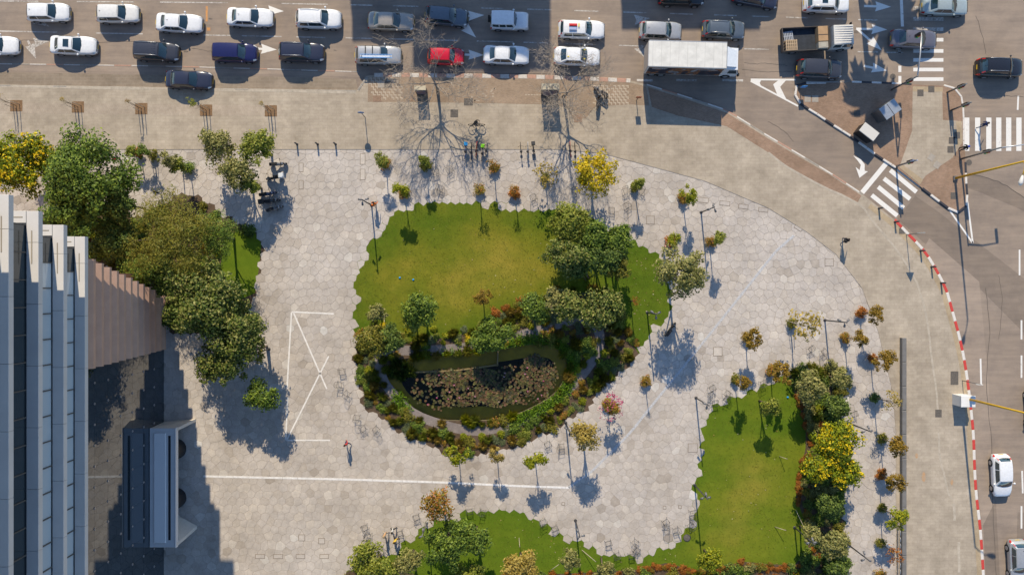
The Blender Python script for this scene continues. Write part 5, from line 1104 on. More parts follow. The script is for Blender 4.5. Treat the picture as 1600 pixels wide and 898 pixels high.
g = MB(); g.add([(3.625, -.86, 1.3), (3.625, .86, 1.3), (3.42, .82, 2.05), (3.42, -.82, 2.05)], [(0, 1, 2, 3)]); g.build('windscreen', glass_m, cb)
for sg in (-1, 1):
    for a, b in ((1.65, 2.4), (2.55, 3.35)): g = MB(); g.add([(a, sg*1.005, 1.3), (b, sg*1.005, 1.3), (b-.1, sg*.955, 2.0), (a, sg*.955, 2.0)], [(0, 1, 2, 3)]); g.build('side_window', glass_m, cb)
    g = MB(); g.bev((3.4, sg*1.2, 1.6), (.12, .2, .34), .02); g.tube([(3.35, sg*.95, 1.8), (3.4, sg*1.2, 1.7)], .02, 4); g.build('mirror', black_m, cb)
    for wx in (2.75, -2.0): g = MB(); g.tube([(wx, sg*.72, .40), (wx, sg*1.03, .40)], .40, 16, smooth=False); w_ = g.build('wheel', rubber_m, t); g = MB(); g.tube([(wx, sg*1.02, .4), (wx, sg*1.04, .4)], .22, 12, smooth=False); g.build('rim', rim_m, w_)
cx, cy = x, y; bm4 = Matrix.Translation((x, y, .006)) @ Matrix.Rotation(.05, 4, 'Z')
def onbed(lx, ly, lz=1.04): return tuple(bm4 @ Vector((lx, ly, lz)))
pt_ = thing('pallet_stack', onbed(-2.5, -.62), 'stack of pale slatted pallets at the back of the flatbed lorry', 'pallet', None, .05)
for lv in range(3):
    for k in range(6): g = MB(); g.box((-.5+k*.2, 0, .16+lv*.22), (.11, 1.05, .025)); g.build('slat', wood, pt_)
    for k in range(4): g = MB(); g.box((0, -.47+k*.31, .07+lv*.22), (1.15, .09, .10)); g.build('bearer', wood, pt_)
pt_ = thing('pallet', onbed(-2.6, .42), 'single blue grey slatted pallet lying beside the pallet stack', 'pallet', None, .15)
for k in range(6): g = MB(); g.box((-.4+k*.16, 0, .14), (.09, .9, .025)); g.build('slat', M('pallet_grey', (.34, .37, .42), .85), pt_)
for k in range(3): g = MB(); g.box((0, -.4+k*.4, .06), (.95, .09, .10)); g.build('bearer', M('pallet_grey', (.34, .37, .42), .85), pt_)
g = MB(); g.bev((0, 0, .42), (.95, 1.45, .80), .02); o = g.build('crate', [card]); o.location = onbed(.55, .28); o.rotation_euler = (0, 0, .05); tag(o, 'tan crate standing behind the flatbed lorry cab', 'crate'); g = MB(); g.box((0, -.1, .83), (.95, .05, .012)); g.build('strap', bed_m, o)
g = MB(); g.bev((0, 0, .40), (.95, .62, .76), .02); o = g.build('crate', [M('crate_grey', (.34, .31, .26), .9)]); o.location = onbed(.55, -.80); o.rotation_euler = (0, 0, .05); tag(o, 'grey crate beside the tan one on the flatbed lorry', 'crate'); g = MB(); g.box((0, 0, .785), (.5, .4, .01)); g.build('lid_panel', M('crate_lid', (.38, .36, .30), .9), o)
# ------------------------------------------------------------------ office tower with stepped ledges, terracotta louvres and a glass lobby
tower = thing('office_tower', (-36, -10, 0), 'stepped grey office tower with banded windows, terracotta louvres and dark glass lobby', 'office tower')
def tw(mb, name, mats, parent=None):      # build in world coordinates under the tower
    o = mb.build(name, mats, parent or tower)
    if parent is None: o.location = (36, 10, 0)
    return o
conc = M('ledge_concrete', (0.56, 0.535, 0.51), .7, var=.10, vscale=.7, fine=.04); terra = M('terracotta', (0.50, 0.31, 0.22), .8, var=.14, vscale=1.1, fine=.05); slot_m = M('slot_dark', (.10, .09, .08), .8); core_m = M('facade_core', (.06, .065, .07), .6)
wg, ntw, bw_ = base_mat('office_window'); bw_.inputs['Base Color'].default_value = (.46, .52, .56, 1); bw_.inputs['Roughness'].default_value = .12; bw_.inputs['Specular IOR Level'].default_value = .9; bw_.inputs['Metallic'].default_value = .1
wg2, ntw2, bw2 = base_mat('office_window_dark'); bw2.inputs['Base Color'].default_value = (.035, .05, .06, 1); bw2.inputs['Roughness'].default_value = .06; bw2.inputs['Specular IOR Level'].default_value = .9; bw2.inputs['Metallic'].default_value = .2
YS = -48.0
for k in range(9):
    z = 19.0+4.1*k; Xo = -31.7+.87*k; Yn = 3.78+.53*k; vis = k < 5
    g = MB(); g.box(((Xo-.06-60)/2, (Yn-.06+YS)/2, z+.205), (60+Xo-.06, Yn-.06-YS, .37)); fl = tw(g, 'floor_slab', [core_m])
    if vis:           # cladding pieces round the edge, joints between them
        yy = Yn; first = True; me = None
        while yy > -34:
            L = 2.0 if first else 3.9; g = MB(); g.bev((Xo-.38, yy-L/2, z+.215), (.76, L-.02, .43), .012); tw(g, 'ledge_panel', [conc], fl); yy -= L; first = False
        xx = Xo-.78
        while xx > -45: g = MB(); g.bev((xx-1.5, Yn-.38, z+.215), (2.98, .76, .43), .012); tw(g, 'ledge_panel', [conc], fl); xx -= 3.0
        for a, b, w, l in ((Xo-.42, Yn-2.3, .07, 2.1), (Xo-1.75, Yn-.40, 1.5, .07)):
            g = MB(); g.box((a, b, z+.432), (w, l, .008)); tw(g, 'drip_slot', [slot_m], fl); g = MB(); g.box((a, b, z+.437), (max(w-.05, .03), max(l-.05, .03), .008)); tw(g, 'slot_liner', [M('slot_pale', (.40, .34, .25), .8)], fl)
    Xw = Xo-.80; Yw = Yn-.80; g = MB(); g.box(((Xw-.12-60)/2, (Yw-.12+YS)/2, z+2.26), (60+Xw-.12, Yw-.12-YS, 3.7)); wl = tw(g, 'window_wall', [core_m])
    if vis:
        n = 0; yy = Yw-.08
        me = MB(); me.box((0, 0, 0), (.05, 1.66, 3.5)); pm = me.mesh('window_pane', wg); pd = me.mesh('window_pane', wg2); mu = MB(); mu.box((0, 0, 0), (.10, .07, 3.6)); mm = mu.mesh('mullion', slot_m)
        while yy > -31:
            o = obj('window_pane', pd if n == 0 or k == 2 else pm, wl); o.location = (Xw-.06, yy-.87, z+2.2); o = obj('mullion', mm, wl); o.location = (Xw-.02, yy-.0, z+2.22); yy -= 1.74; n += 1
        g = MB(); g.box(((Xw-45)/2, Yw-.05, z+2.2), (45+Xw, .05, 3.5)); tw(g, 'north_glazing', [wg2], wl)
for j in range(12):
    z0 = j*1.583; X = -34.6+.235*j; Yn = -.75+.265*j; X2 = X-1.0
    g = MB(); s_ = [(X, z0), (X, z0+.30), (X2, z0+1.583), (X2-1.1, z0+1.583), (X2-1.1, z0)]
    vs = [(a, Yn, b) for a, b in s_]+[(a, -6.2, b) for a, b in s_]; n = 5; g.add(vs, [tuple(range(5))[::-1], tuple(range(5, 10))]+[(i, (i+1) % n, n+(i+1) % n, n+i) for i in range(n)]); tw(g, 'terracotta_louvre', [terra])
g = MB(); g.box((-43.6, -2.4, 9.4), (15.5, 7.4, 18.8)); tw(g, 'louvre_core', [terra])
# lobby glass
lg, ntl, bl = base_mat('lobby_glass'); ntl.nodes.remove(bl); gg = ntl.nodes.new('ShaderNodeBsdfGlossy'); gg.inputs[0].default_value = (.90, .95, 1, 1); gg.inputs['Roughness'].default_value = .012; df = ntl.nodes.new('ShaderNodeBsdfDiffuse'); df.inputs[0].default_value = (.010, .018, .026, 1)
fw = ntl.nodes.new('ShaderNodeFresnel'); fw.inputs[0].default_value = 2.6; mz = ntl.nodes.new('ShaderNodeMixShader'); ntl.links.new(fw.outputs[0], mz.inputs[0]); ntl.links.new(df.outputs[0], mz.inputs[1]); ntl.links.new(gg.outputs[0], mz.inputs[2]); ntl.links.new(mz.outputs[0], ntl.nodes['Material Output'].inputs[0])
g = MB(); g.box((-38.0, -27, 9.4), (6.3, 41.6, 18.9)); lob = tw(g, 'lobby_wall', [core_m])
pm_ = MB(); pm_.box((0, 0, 0), (.02, 1.725, 2.06)); pme = pm_.mesh('glass_pane', lg); sp = MB(); sp.box((0, 0, 0), (.06, .05, .20)); sp.box((0, 0, 0), (.06, .20, .05)); spm = sp.mesh('spider_fitting', M('fitting_steel', (.55, .5, .46), .35, .6))
for r_ in range(9):
    for c_ in range(14):
        o = obj('glass_pane', pme, lob); o.location = (-34.81, -6.2-.87-c_*1.74, .14+1.04+r_*2.075)
        if r_ < 8 and r_ > 0 and c_ < 13: q = obj('spider_fitting', spm, lob); q.location = (-34.77, -6.2-1.74-c_*1.74, .14+r_*2.075)
# entrance portal
px_ = lambda *a: P2(*a)
yN, yS = -13.5, -24.9; XR = -34.78
pale_b = M('portal_panel', (.50, .50, .50), .45, var=.08, vscale=1)
por = thing('entrance_portal', (-33.6, (yN+yS)/2, 0.1), 'pale projecting entrance portal with splayed end walls before the glass lobby', 'entrance portal')
def pb(name, c, d, mat, bev=.03): g = MB(); g.bev((c[0]+33.6, c[1]-(yN+yS)/2, c[2]-.1), d, bev); return g.build(name, mat, por)
ym = (yN+yS)/2; Ly = yN-yS
pb('canopy', (-33.55, ym, 3.0), (2.44, Ly, .34), pale_b); pb('canopy_cap', (-33.75, ym, 3.22), (1.1, Ly-.9, .12), M('portal_cap', (.60, .60, .60), .4)); pb('canopy_gutter', (-32.85, ym, 3.177), (.22, Ly-1.4, .03), black_m, .005); pb('canopy_fascia', (-32.28, ym, 2.95), (.10, Ly+.1, .52), M('portal_edge', (.62, .58, .54), .5))
for ye, sg in ((yN, 1), (yS, -1)):
    g = MB(); T0, T1 = Vector((-34.75, ye, 3.1)), Vector((-32.25, ye, 3.1)); B0, B1 = (Vector((-34.75, ye+.1, .13)), Vector((-31.6, ye+.4, .13))) if sg > 0 else (Vector((-34.75, ye+2.6, .13)), Vector((-31.5, ye+.8, .13))); th = Vector((0, -sg*.3, 0)); o_ = Vector((33.6, -ym, -.1))
    vs = [tuple(v+o_) for v in (T0, T1, B1, B0, T0+th, T1+th, B1+th, B0+th)]; g.add(vs, [(0, 1, 2, 3), (7, 6, 5, 4), (0, 4, 5, 1), (1, 5, 6, 2), (2, 6, 7, 3), (3, 7, 4, 0)]); g.build('end_wall', M('portal_end', (.58, .52, .44), .6, var=.1), por)
for yd in (-16.1, -21.0):
    g = MB(); g.lathe([(1.0, .03), (1.0, 2.5), (.9, 2.6), (.01, 2.62)], (.05, yd-ym, 0), 24); d_ = g.build('revolving_door', black_m, por); g = MB(); g.torus((.05, yd-ym, 2.5), 1.0, .04, 'z', 24, 5); g.build('door_rim', metal_dark, d_)
# ------------------------------------------------------------------ buildings and palms beyond the north edge of the picture: they throw the long shadows on the road
blk = M('block_render', (.55, .51, .46), .85, var=.15, vscale=.4)
def block(x0, x1, y0, h, label, dep=14):
    t = thing('apartment_block', ((x0+x1)/2, y0+dep/2, 0), label, 'building'); w = x1-x0
    g = MB(); g.box((0, 0, h/2), (w, dep, h)); g.build('wall', blk, t); g = MB(); g.box((0, 0, h-.02), (w+.3, dep+.3, .3)); g.build('roof', conc, t)
    wm_ = MB(); wm_.box((0, 0, 0), (1.6, .06, 1.4)); w1 = wm_.mesh('window', wg2)
    for f in range(int(h/3.2)):
        for c in range(int(w/3)): o = obj('window', w1, t); o.location = (-w/2+1.5+c*3, -dep/2-.03, 1.8+f*3.2)
kx = SLOPE/math.tan(SUN_EL)
def roofline(px0, px1, pyb, y0): 
    X0, Yb = P2(px0, pyb); X1, _ = P2(px1, pyb); L = y0-Yb; h = L*math.tan(SUN_EL); return X0-SLOPE*L, X1-SLOPE*L, y0, h
block(*roofline(648, 858, 108, 52.0), 'tall rendered apartment block across the road from the bare trees')
block(*roofline(553, 648, 63, 52.05), 'lower rendered apartment block adjoining the tall one')
block(*roofline(974, 1185, 44, 52.0), 'rendered apartment block across the road from the box lorry')
def palm(px, py, h, label, r=2.6):
    x, y = P2(px, py); t = thing('palm_tree', (x, y, 0.0), label, 'palm'); g = MB(); g.tube([(0, 0, 0), (.1, 0, h*.5), (0, .1, h)], [.36, .28, .24], 9); g.build('trunk', bark_m, t)
    r_ = random.Random(px); g = MB()
    for k in range(34):
        a = k*2.4; e = r_.uniform(-.5, 1.1); pts = [Vector((0, 0, h))]; d = Vector((math.cos(a)*math.cos(e), math.sin(a)*math.cos(e), math.sin(e)))
        for s_ in range(5): d = (d+Vector((0, 0, -.22))).normalized(); pts.append(pts[-1]+d*r/5)
        side = Vector((-math.sin(a), math.cos(a), 0))
        for p, q in zip(pts[:-1], pts[1:]):
            for w in (-1, 1): g.add([tuple(p), tuple(q), tuple(q+side*w*.42+Vector((0, 0, -.18))+d*.1), tuple(p+side*w*.42+Vector((0, 0, -.18))+d*.1)], [(0, 1, 2, 3)])
    g.build('fronds', LM['dark'], t)
palm(1336, -88, 11.8, 'tall palm across the road whose crown shades the traffic island', 3.0); palm(1362, -190, 10.5, 'palm across the road further from the traffic island'); palm(1386, -185, 9.8, 'shorter palm next to the one further from the island')

# ------------------------------------------------------------------ street furniture
plat = M('lamp_head', (.16, .16, .17), .5, .3)
def lamp(px, py, label, h=5.0, a0=None, pale=False):
    x, y = P2(px, py); t = thing('plaza_lamp', (x, y, .11), label, 'lamp post', 'plaza lamps'); m_ = metal_grey if pale else metal_dark
    g = MB(); g.tube([(0, 0, 0), (0, 0, h)], [.075, .055], 8); g.build('pole', m_, t); g = MB(); g.lathe([(.16, 0), (.16, .03), (.09, .05)], n=10); g.build('base_plate', m_, t)
    a0 = random.uniform(0, 6.28) if a0 is None else a0
    for k, (hz, a) in enumerate(((h-.9, a0), (h-.65, a0+2.4), (h-.35, a0+4.2))):
        g = MB(); d = Vector((math.cos(a), math.sin(a), 0)); c = Vector((0, 0, hz)); g.tube([tuple(c), tuple(c+d*.22)], .025, 5); g.tube([tuple(c+d*.22), tuple(c+d*.46+Vector((0, 0, -.22)))], [.085, .11], 8); g.build('spotlight', plat, t)
for px, py, lab in ((581,321,'dark multi spot lamp post beside the orange clad person'),(1095,332,'dark multi spot lamp post north of the tall pale green tree'),(1288,500,'dark multi spot lamp post next to the sparse staked tree'),(1087,621,'dark multi spot lamp post at the tip of the east lawn'),(1011,488,'dark multi spot lamp post on the lawn strip east of the grove'),(1085,757,'dark multi spot lamp post on the west edge of the east lawn'),(899,812,'dark multi spot lamp post at the north edge of the south lawn'),(884,660,'dark multi spot lamp post by the straw coloured tree'),(1323,659,'dark multi spot lamp post above the yellow blossoming trees'),(1320,846,'dark multi spot lamp post at the south of the east bed'),(328,392,'multi spot lamp post rising through the feathery tree'),(421,545,'dark multi spot lamp post beside the evergreen clump'),(1241,823,'dark multi spot lamp post by the leaning silvery tree')):
    lamp(px, py, lab)
lamp(667, 816, 'pale grey multi spot lamp post beside the autumn coloured tree', 4.2, None, True)
yel = M('yellow_pole', (.55, .33, .02), .5, var=.2, vscale=5)
def street_lamp(px, py, arm, label, h=10.2):
    x, y = P2(px, py); t = thing('street_lamp', (x, y, .12), label, 'street lamp'); d = Vector((arm[0], arm[1], 0)); g = MB(); g.tube([(0, 0, 0), (0, 0, h)], [.13, .075], 10); g.build('pole', yel, t); g = MB(); g.bev((0, 0, .1), (.45, .45, .2), .03); g.build('foot', metal_grey, t)
    g = MB(); P0 = Vector((0, 0, h-.1)); g.tube([tuple(P0), tuple(P0+d*.25+Vector((0, 0, .25))), tuple(P0+d*.6+Vector((0, 0, .35))), tuple(P0+d+Vector((0, 0, .3)))], [.06, .055, .05, .045], 8); g.build('arm', yel, t)
    e = P0+d*1.0+Vector((0, 0, .3)); u = d.normalized(); g = MB(); g.tube([tuple(e-u*.1), tuple(e+u*.15), tuple(e+u*.55), tuple(e+u*.8)], [.06, .14, .2, .1], 10); g.build('lantern', M('lantern_grey', (.62, .60, .56), .4), t)
street_lamp(1491, 279, (-.35, -1.35), 'yellow street lamp on the traffic island with a bent arm'); street_lamp(1500, 620, (1.3, -.3), 'yellow street lamp behind the white utility box', 11.0)
def signal_head(parent, p, rz=0):
    g = MB(); g.bev((0, 0, 0), (.28, .26, .95), .03); o = g.build('signal_head', black_m, parent); o.location = p; o.rotation_euler = (0, 0, rz)
    for k, c in enumerate(((.5, .02, .02), (.5, .3, .02), (.03, .4, .1))): g = MB(); g.tube([(0, -.12, .3-.3*k), (0, -.22, .3-.3*k)], .10, 8); g.build('lens', M('lens%d' % k, c, .4), o)
def signal(px, py, h, arm, label, heads=True, sign=None):
    x, y = P2(px, py); t = thing('traffic_signal', (x, y, .12), label, 'traffic signal'); g = MB(); g.tube([(0, 0, 0), (0, 0, h)], [.10, .07], 8); g.build('pole', metal_grey, t)
    if arm: a = Vector((arm[0], arm[1], 0)); g = MB(); g.tube([(0, 0, h-.1), tuple(a*.5+Vector((0, 0, h+.1))), tuple(a+Vector((0, 0, h+.05)))], [.07, .06, .045], 8); g.build('mast_arm', metal_pale, t)
    if heads:
        signal_head(t, (.2, .1, h*.62))
        if arm: signal_head(t, (arm[0], arm[1], h-.45))
    if sign: g = MB(); g.bev((.05, .02, h-.45), (.5, .06, .5), .01); g.build('sign_plate', M('sign_'+sign, {'blue': (.04, .22, .55)}[sign], .5), t)
signal(1392, 141, 4.9, (.3, 4.0), 'traffic signal with a long arm reaching over the crossing'); signal(1479, 145, 3.2, None, 'short traffic signal on the small brick corner island'); signal(1485, 173, 3.3, None, 'pedestrian signal between the small corner island and the zebra bars')
signal(1400, 260, 3.6, None, 'signal post with a blue plate at the island corner by the slip crossing', True, 'blue'); signal(1500, 249, 6.2, (2.9, .35), 'tall signal mast with an arm over the east road')
def post_sign(px, py, h, shape, col, label):
    x, y = P2(px, py); t = thing('road_sign', (x, y, .13), label, 'road sign'); g = MB(); g.tube([(0, 0, 0), (0, 0, h)], .04, 6); g.build('post', metal_grey, t); g = MB()
    if shape == 'tri': g.add([(-.4, -.03, h-.35), (.4, -.03, h-.35), (0, -.03, h+.35), (-.4, .0, h-.35), (.4, .0, h-.35), (0, .0, h+.35)], [(0, 1, 2), (5, 4, 3), (0, 3, 4, 1), (1, 4, 5, 2), (2, 5, 3, 0)])
    elif shape == 'disc': g.tube([(0, -.05, h-.2), (0, -.02, h-.2)], .32, 16, smooth=False)
    else: g.bev((0, -.04, h-.25), (.5, .04, .6), .01)
    g.build('plate', M('plate_'+label[:8], col, .5), t)
post_sign(1415, 367, 3.1, 'tri', (.55, .54, .5), 'triangular road sign on a thin post by the red and white kerb'); post_sign(1502, 594, 3.0, 'disc', (.5, .5, .5), 'round road sign beside the white utility box'); post_sign(1249, 140, 1.3, 'rect', (.05, .25, .6), 'small blue arrow sign at the traffic island tip'); post_sign(571, 184, 2.4, 'disc', (.1, .2, .4), 'blue sign on a curved post by the pavement edge'); post_sign(994, 158, 1.7, 'rect', (.35, .10, .05), 'small reddish sign post on the brown paving strip')
def bollard(px, py, label, group):
    x, y = P2(px, py); t = thing('bollard', (x, y, .14), label, 'bollard', group); g = MB(); g.lathe([(.085, 0), (.085, .78), (.07, .82), (.02, .85)], n=10); g.build('post', metal_dark, t); g = MB(); g.lathe([(.13, 0), (.13, .025), (.09, .03)], n=10); g.build('flange', metal_dark, t)
for i, (a, b) in enumerate(((465,226),(497,226),(525,226))): bollard(a, b, 'short dark bollard where the pavement meets the hexagonal paving', 'bollards at the plaza edge')
for a, b in ((1372,326),(1397,347),(1437,392),(1454,417),(1469,442)): bollard(a, b, 'short dark bollard behind the red and white kerb', 'bollards along the kerb')
def kiosk(px, py, w, d, h, label, top=(.52, .46, .34)):
    x, y = P2(px, py); t = thing('advertising_box', (x, y, .15), label, 'advertising box'); g = MB(); g.bev((0, 0, h/2), (w-.08, d-.08, h-.12), .02); g.build('body', M('kiosk_dark', (.07, .07, .075), .5, var=.2), t); g = MB(); g.bev((0, 0, h-.02), (w, d, .12), .03); g.build('roof', M('kiosk_top', top, .8, var=.2, vscale=3), t)
    for sg in (-1, 1): g = MB(); g.box((0, sg*(d/2-.03), h*.5), (w*.8, .02, h*.7)); g.build('poster', M('poster_print', (.25, .16, .15), .5, col2=(.10, .12, .2), vscale=2), t)
    for sx_ in (-1, 1): g = MB(); g.box((sx_*w*.4, 0, .05), (.1, d*.8, .1)); g.build('foot', metal_dark, t)
kiosk(660, 146, 1.15, .45, 1.8, 'narrower dark advertising box with a beige top on the brown strip'); kiosk(858, 147, 1.75, .62, 2.55, 'wider dark advertising box with a cream top on the brown strip', (.56, .53, .42))
def cabinet(px, py, w, d, h, rz, label, top, body, seams=1, split=False):
    x, y = P2(px, py); t = thing('street_cabinet', (x, y, .13), label, 'cabinet', None, rz); g = MB(); g.bev((0, 0, h/2), (w, d, h), .03); b = g.build('body', body, t); g = MB(); g.bev((0, 0, h+.03), (w+.06, d+.06, .08), .02); g.build('lid', top, t)
    for k in range(seams): g = MB(); g.box((-w/2+(k+1)*w/(seams+1), 0, h+.072), (.05, d+.04, .012)); g.build('seam', black_m, t)
    for sg in (-1, 1): g = MB(); g.box((sg*w*.25, -d/2-.008, h*.5), (w*.4, .016, h*.8)); g.build('door', body, t)
cabinet(1376, 178, 1.75, 1.25, 1.75, .62, 'blue grey metal street cabinet on the brick traffic island', M('cab_steel', (.44, .47, .50), .35, .5, var=.2), metal_grey); cabinet(1347, 211, 1.7, .95, 1.35, -.66, 'dark street cabinet with a pale lid at the traffic island kerb', M('cab_pale', (.55, .53, .49), .6), black_m, 0)
cabinet(1497, 623, 1.35, 1.05, 1.5, 0, 'white utility box beside the yellow street lamp', M('box_white', (.70, .70, .68), .5, var=.1), M('box_white2', (.62, .62, .60), .6), 0)
# long low wall
t = thing('low_wall', P(1408, 740, .12), 'long dark grey low wall between the plaza trees and the pavement', 'wall'); wm2 = M('wall_grey', (.17, .165, .16), .8, var=.25, vscale=1.5); yy = P2(0, 527)[1]; X = P2(1408, 0)[0]-t.location.x
while yy > -33:
    g = MB(); g.bev((0, 0, .27), (.44, 2.38, .54), .05); o = g.build('wall_block', wm2, t); o.location = (X, yy-1.2-t.location.y, 0); yy -= 2.4
for k, (a, b) in enumerate([(1400, 818+i*10) for i in range(9)]):
    x, y = P2(a, b); g = MB(); g.tube([(0, -.25, 0), (0, -.25, .6), (0, -.15, .75), (0, .15, .75), (0, .25, .6), (0, .25, 0)], .025, 6); t = thing('hoop', (x, y, .13), 'thin metal hoop in the row beside the long low wall', 'hoop rail', 'hoops beside the low wall'); g.build('rail', metal_pale, t); g = MB(); g.tube([(0, -.25, .35), (0, .25, .35)], .015, 5); g.build('crossbar', metal_pale, t)
# wire chairs
wire = M('chair_wire', (.10, .095, .09), .5, .4); mesh_m = M('chair_mesh', (.30, .28, .26), .6, .2)
def chair_proto():
    ps = {}; g = MB(); g.tube([(-.26, -.25, .42), (.26, -.25, .42), (.28, .22, .40), (-.28, .22, .40), (-.26, -.25, .42)], .016, 5)
    ps['seat_frame'] = [g]; g = MB()
    for k in range(7): g.tube([(-.22+k*.073, -.24, .42), (-.23+k*.076, .22, .40)], .006, 3)
    ps['seat'] = [g]; g = MB(); g.tube([(-.28, .22, .40), (-.29, .34, .70), (-.18, .42, .86), (.18, .42, .86), (.29, .34, .70), (.28, .22, .40)], .016, 5)
    for k in range(5): g.tube([(-.2+k*.1, .23, .41), (-.2+k*.1, .40, .83)], .006, 3)
    ps['backrest'] = [g]; ps['leg'] = []
    for a, b in ((-.26, -.25), (.26, -.25), (-.28, .24), (.28, .24)): g = MB(); g.tube([(a, b, .42), (a*1.12, b*1.15, 0)], .015, 5); ps['leg'].append(g)
    ps['armrest'] = []
    for sg in (-1, 1): g = MB(); g.tube([(sg*.27, -.22, .42), (sg*.31, -.2, .62), (sg*.30, .32, .66)], .014, 5); ps['armrest'].append(g)
    return [(n_, q.mesh(n_, wire)) for n_, l in ps.items() for q in l]
CP = chair_proto()
CH = [('round the young green tree with chairs at its foot', [(977,299,.4),(1000,299,-.5),(980,321,2.2)]), ('by the golden blossoming tree', [(862,295,.2),(899,299,1),(834,309,2)]), ('between the grove and the chairs tree', [(955,330,1.5)]), ('north of the round lawn under the bare tree shadow', [(682,270,.3),(689,296,1.2),(704,266,2)]),
 ('on the paving west of the pond', [(536,580,.2),(532,600,1.4),(544,614,2.6),(559,651,3),(569,668,.6),(589,669,4)]), ('by the evergreen clump', [(407,477,1),(414,498,2)]), ('west of the group of walkers', [(572,822,.5),(576,834,2.8),(577,846,1)]), ('east of the group of walkers', [(652,806,.4),(626,831,5),(600,858,1)]), ('at the north edge of the south lawn', [(734,797,.2),(754,798,1.3),(849,813,2),(867,823,.4)]),
 ('south of the pond bed', [(856,693,.5),(877,696,1.7)]), ('in the bay of paving enclosed by the south lawn', [(950,846,.3),(964,864,2),(991,844,4),(994,857,1),(986,866,.2),(1039,813,.6),(1040,822,3.1),(1055,826,5),(1081,799,.2),(1082,809,2),(1077,818,4)]), ('at the north tip of the east lawn', [(1111,606,.5),(1110,616,2),(1134,614,4),(1134,622,1),(1115,629,.1),(1190,598,2)]), ('beside the sparse staked tree', [(1265,545,.6),(1285,549,2.2)]), ('beside the lamp above the yellow blossoming trees', [(1331,646,.4)])]
for where, lst in CH:
    for a, b, rz in lst:
        x, y = P2(a, b); t = thing('wire_chair', (x, y, .13), 'wire frame chair '+where, 'chair', 'wire chairs '+where, rz)
        for n_, me in CP: obj(n_, me, t)
# bicycles
def bike_parts(col):
    fm = M('bike_'+col, {'black': (.02, .02, .022), 'red': (.5, .05, .03), 'grey': (.25, .25, .25), 'blue': (.02, .10, .35), 'white': (.6, .6, .6)}[col], .4); out = []
    for x in (-.52, .52):
        g = MB(); g.torus((x, 0, .34), .32, .026, 'y', 20, 5); sub_ = MB(); [sub_.tube([(x, 0, .34), (x+.3*math.cos(a), 0, .34+.3*math.sin(a))], .005, 3) for a in np.linspace(0, 5.5, 8)]; out.append(('wheel', g.mesh('wheel', rubber_m), sub_.mesh('spokes', metal_pale)))
    g = MB()
    for a, b in (((-.52, .34), (-.08, .30)), ((-.08, .30), (-.16, .82)), ((-.16, .78), (.36, .80)), ((-.08, .30), (.36, .74)), ((-.52, .34), (-.15, .74)), ((.52, .34), (.36, .86)), ((.36, .86), (.34, .98))): g.tube([(a[0], 0, a[1]), (b[0], 0, b[1])], .022, 6)
    out.append(('frame', g.mesh('frame', fm), None)); g = MB(); g.tube([(.26, -.30, .98), (.34, -.12, 1.0), (.34, .12, 1.0), (.26, .30, .98)], .016, 6); out.append(('handlebar', g.mesh('handlebar', black_m), None))
    g = MB(); g.bev((-.2, 0, .87), (.27, .15, .07), .03); out.append(('saddle', g.mesh('saddle', black_m), None)); g = MB(); g.tube([(-.08, -.12, .30), (-.08, .12, .30)], .09, 10); out.append(('crank', g.mesh('crank', metal_dark), None))
    for x in (-.52, .52): g = MB(); g.tube([(x+.36*math.cos(a), 0, .34+.36*math.sin(a)) for a in np.linspace(.3, 2.6, 7)], .025, 4); out.append(('mudguard', g.mesh('mudguard', fm), None))
    return out
_bp = {}
def bike(px, py, rz, col, label, lean=0.0, basket=None, group='bicycles parked by the plaza edge'):
    if col not in _bp: _bp[col] = bike_parts(col)
    x, y = P2(px, py); t = thing('bicycle', (x, y, .15), label, 'bicycle', group, rz); t.rotation_euler = (lean, 0, rz)
    for n_, me, sb in _bp[col]:
        o = obj(n_, me, t)
        if sb: obj('spokes', sb, o)
    if basket: g = MB(); g.bev((.58, 0, .86), (.34, .36, .26), .02); g.build('basket', M('basket_'+basket, {'green': (.22, .60, .02), 'blue': (.03, .32, .62), 'dark': (.05, .05, .05)}[basket], .6), t)
    return t
for a, b, c, l, bk in ((727,237,'blue','bicycle with a sky blue basket at the west of the rack','blue'),(737,238,'black','black bicycle next to the sky blue basket',None),(746,236,'red','reddish bicycle in the middle of the rack',None),(753,240,'grey','bicycle with a bright green basket','green'),(760,236,'grey','grey bicycle at the east of the rack',None),(814,237,'black','thin black bicycle beside the young sparse yellowish tree',None),(824,237,'white','white bicycle beside the thin black one',None),(833,236,'black','black bicycle with a dark basket above the sparse tree','dark'),(891,236,'red','red bicycle in the bare tree trunk shadow',None),(898,237,'black','black bicycle next to the red one',None)):
    bike(a, b, 1.57+random.uniform(-.12, .12), c, l, random.uniform(-.15, .15), bk)
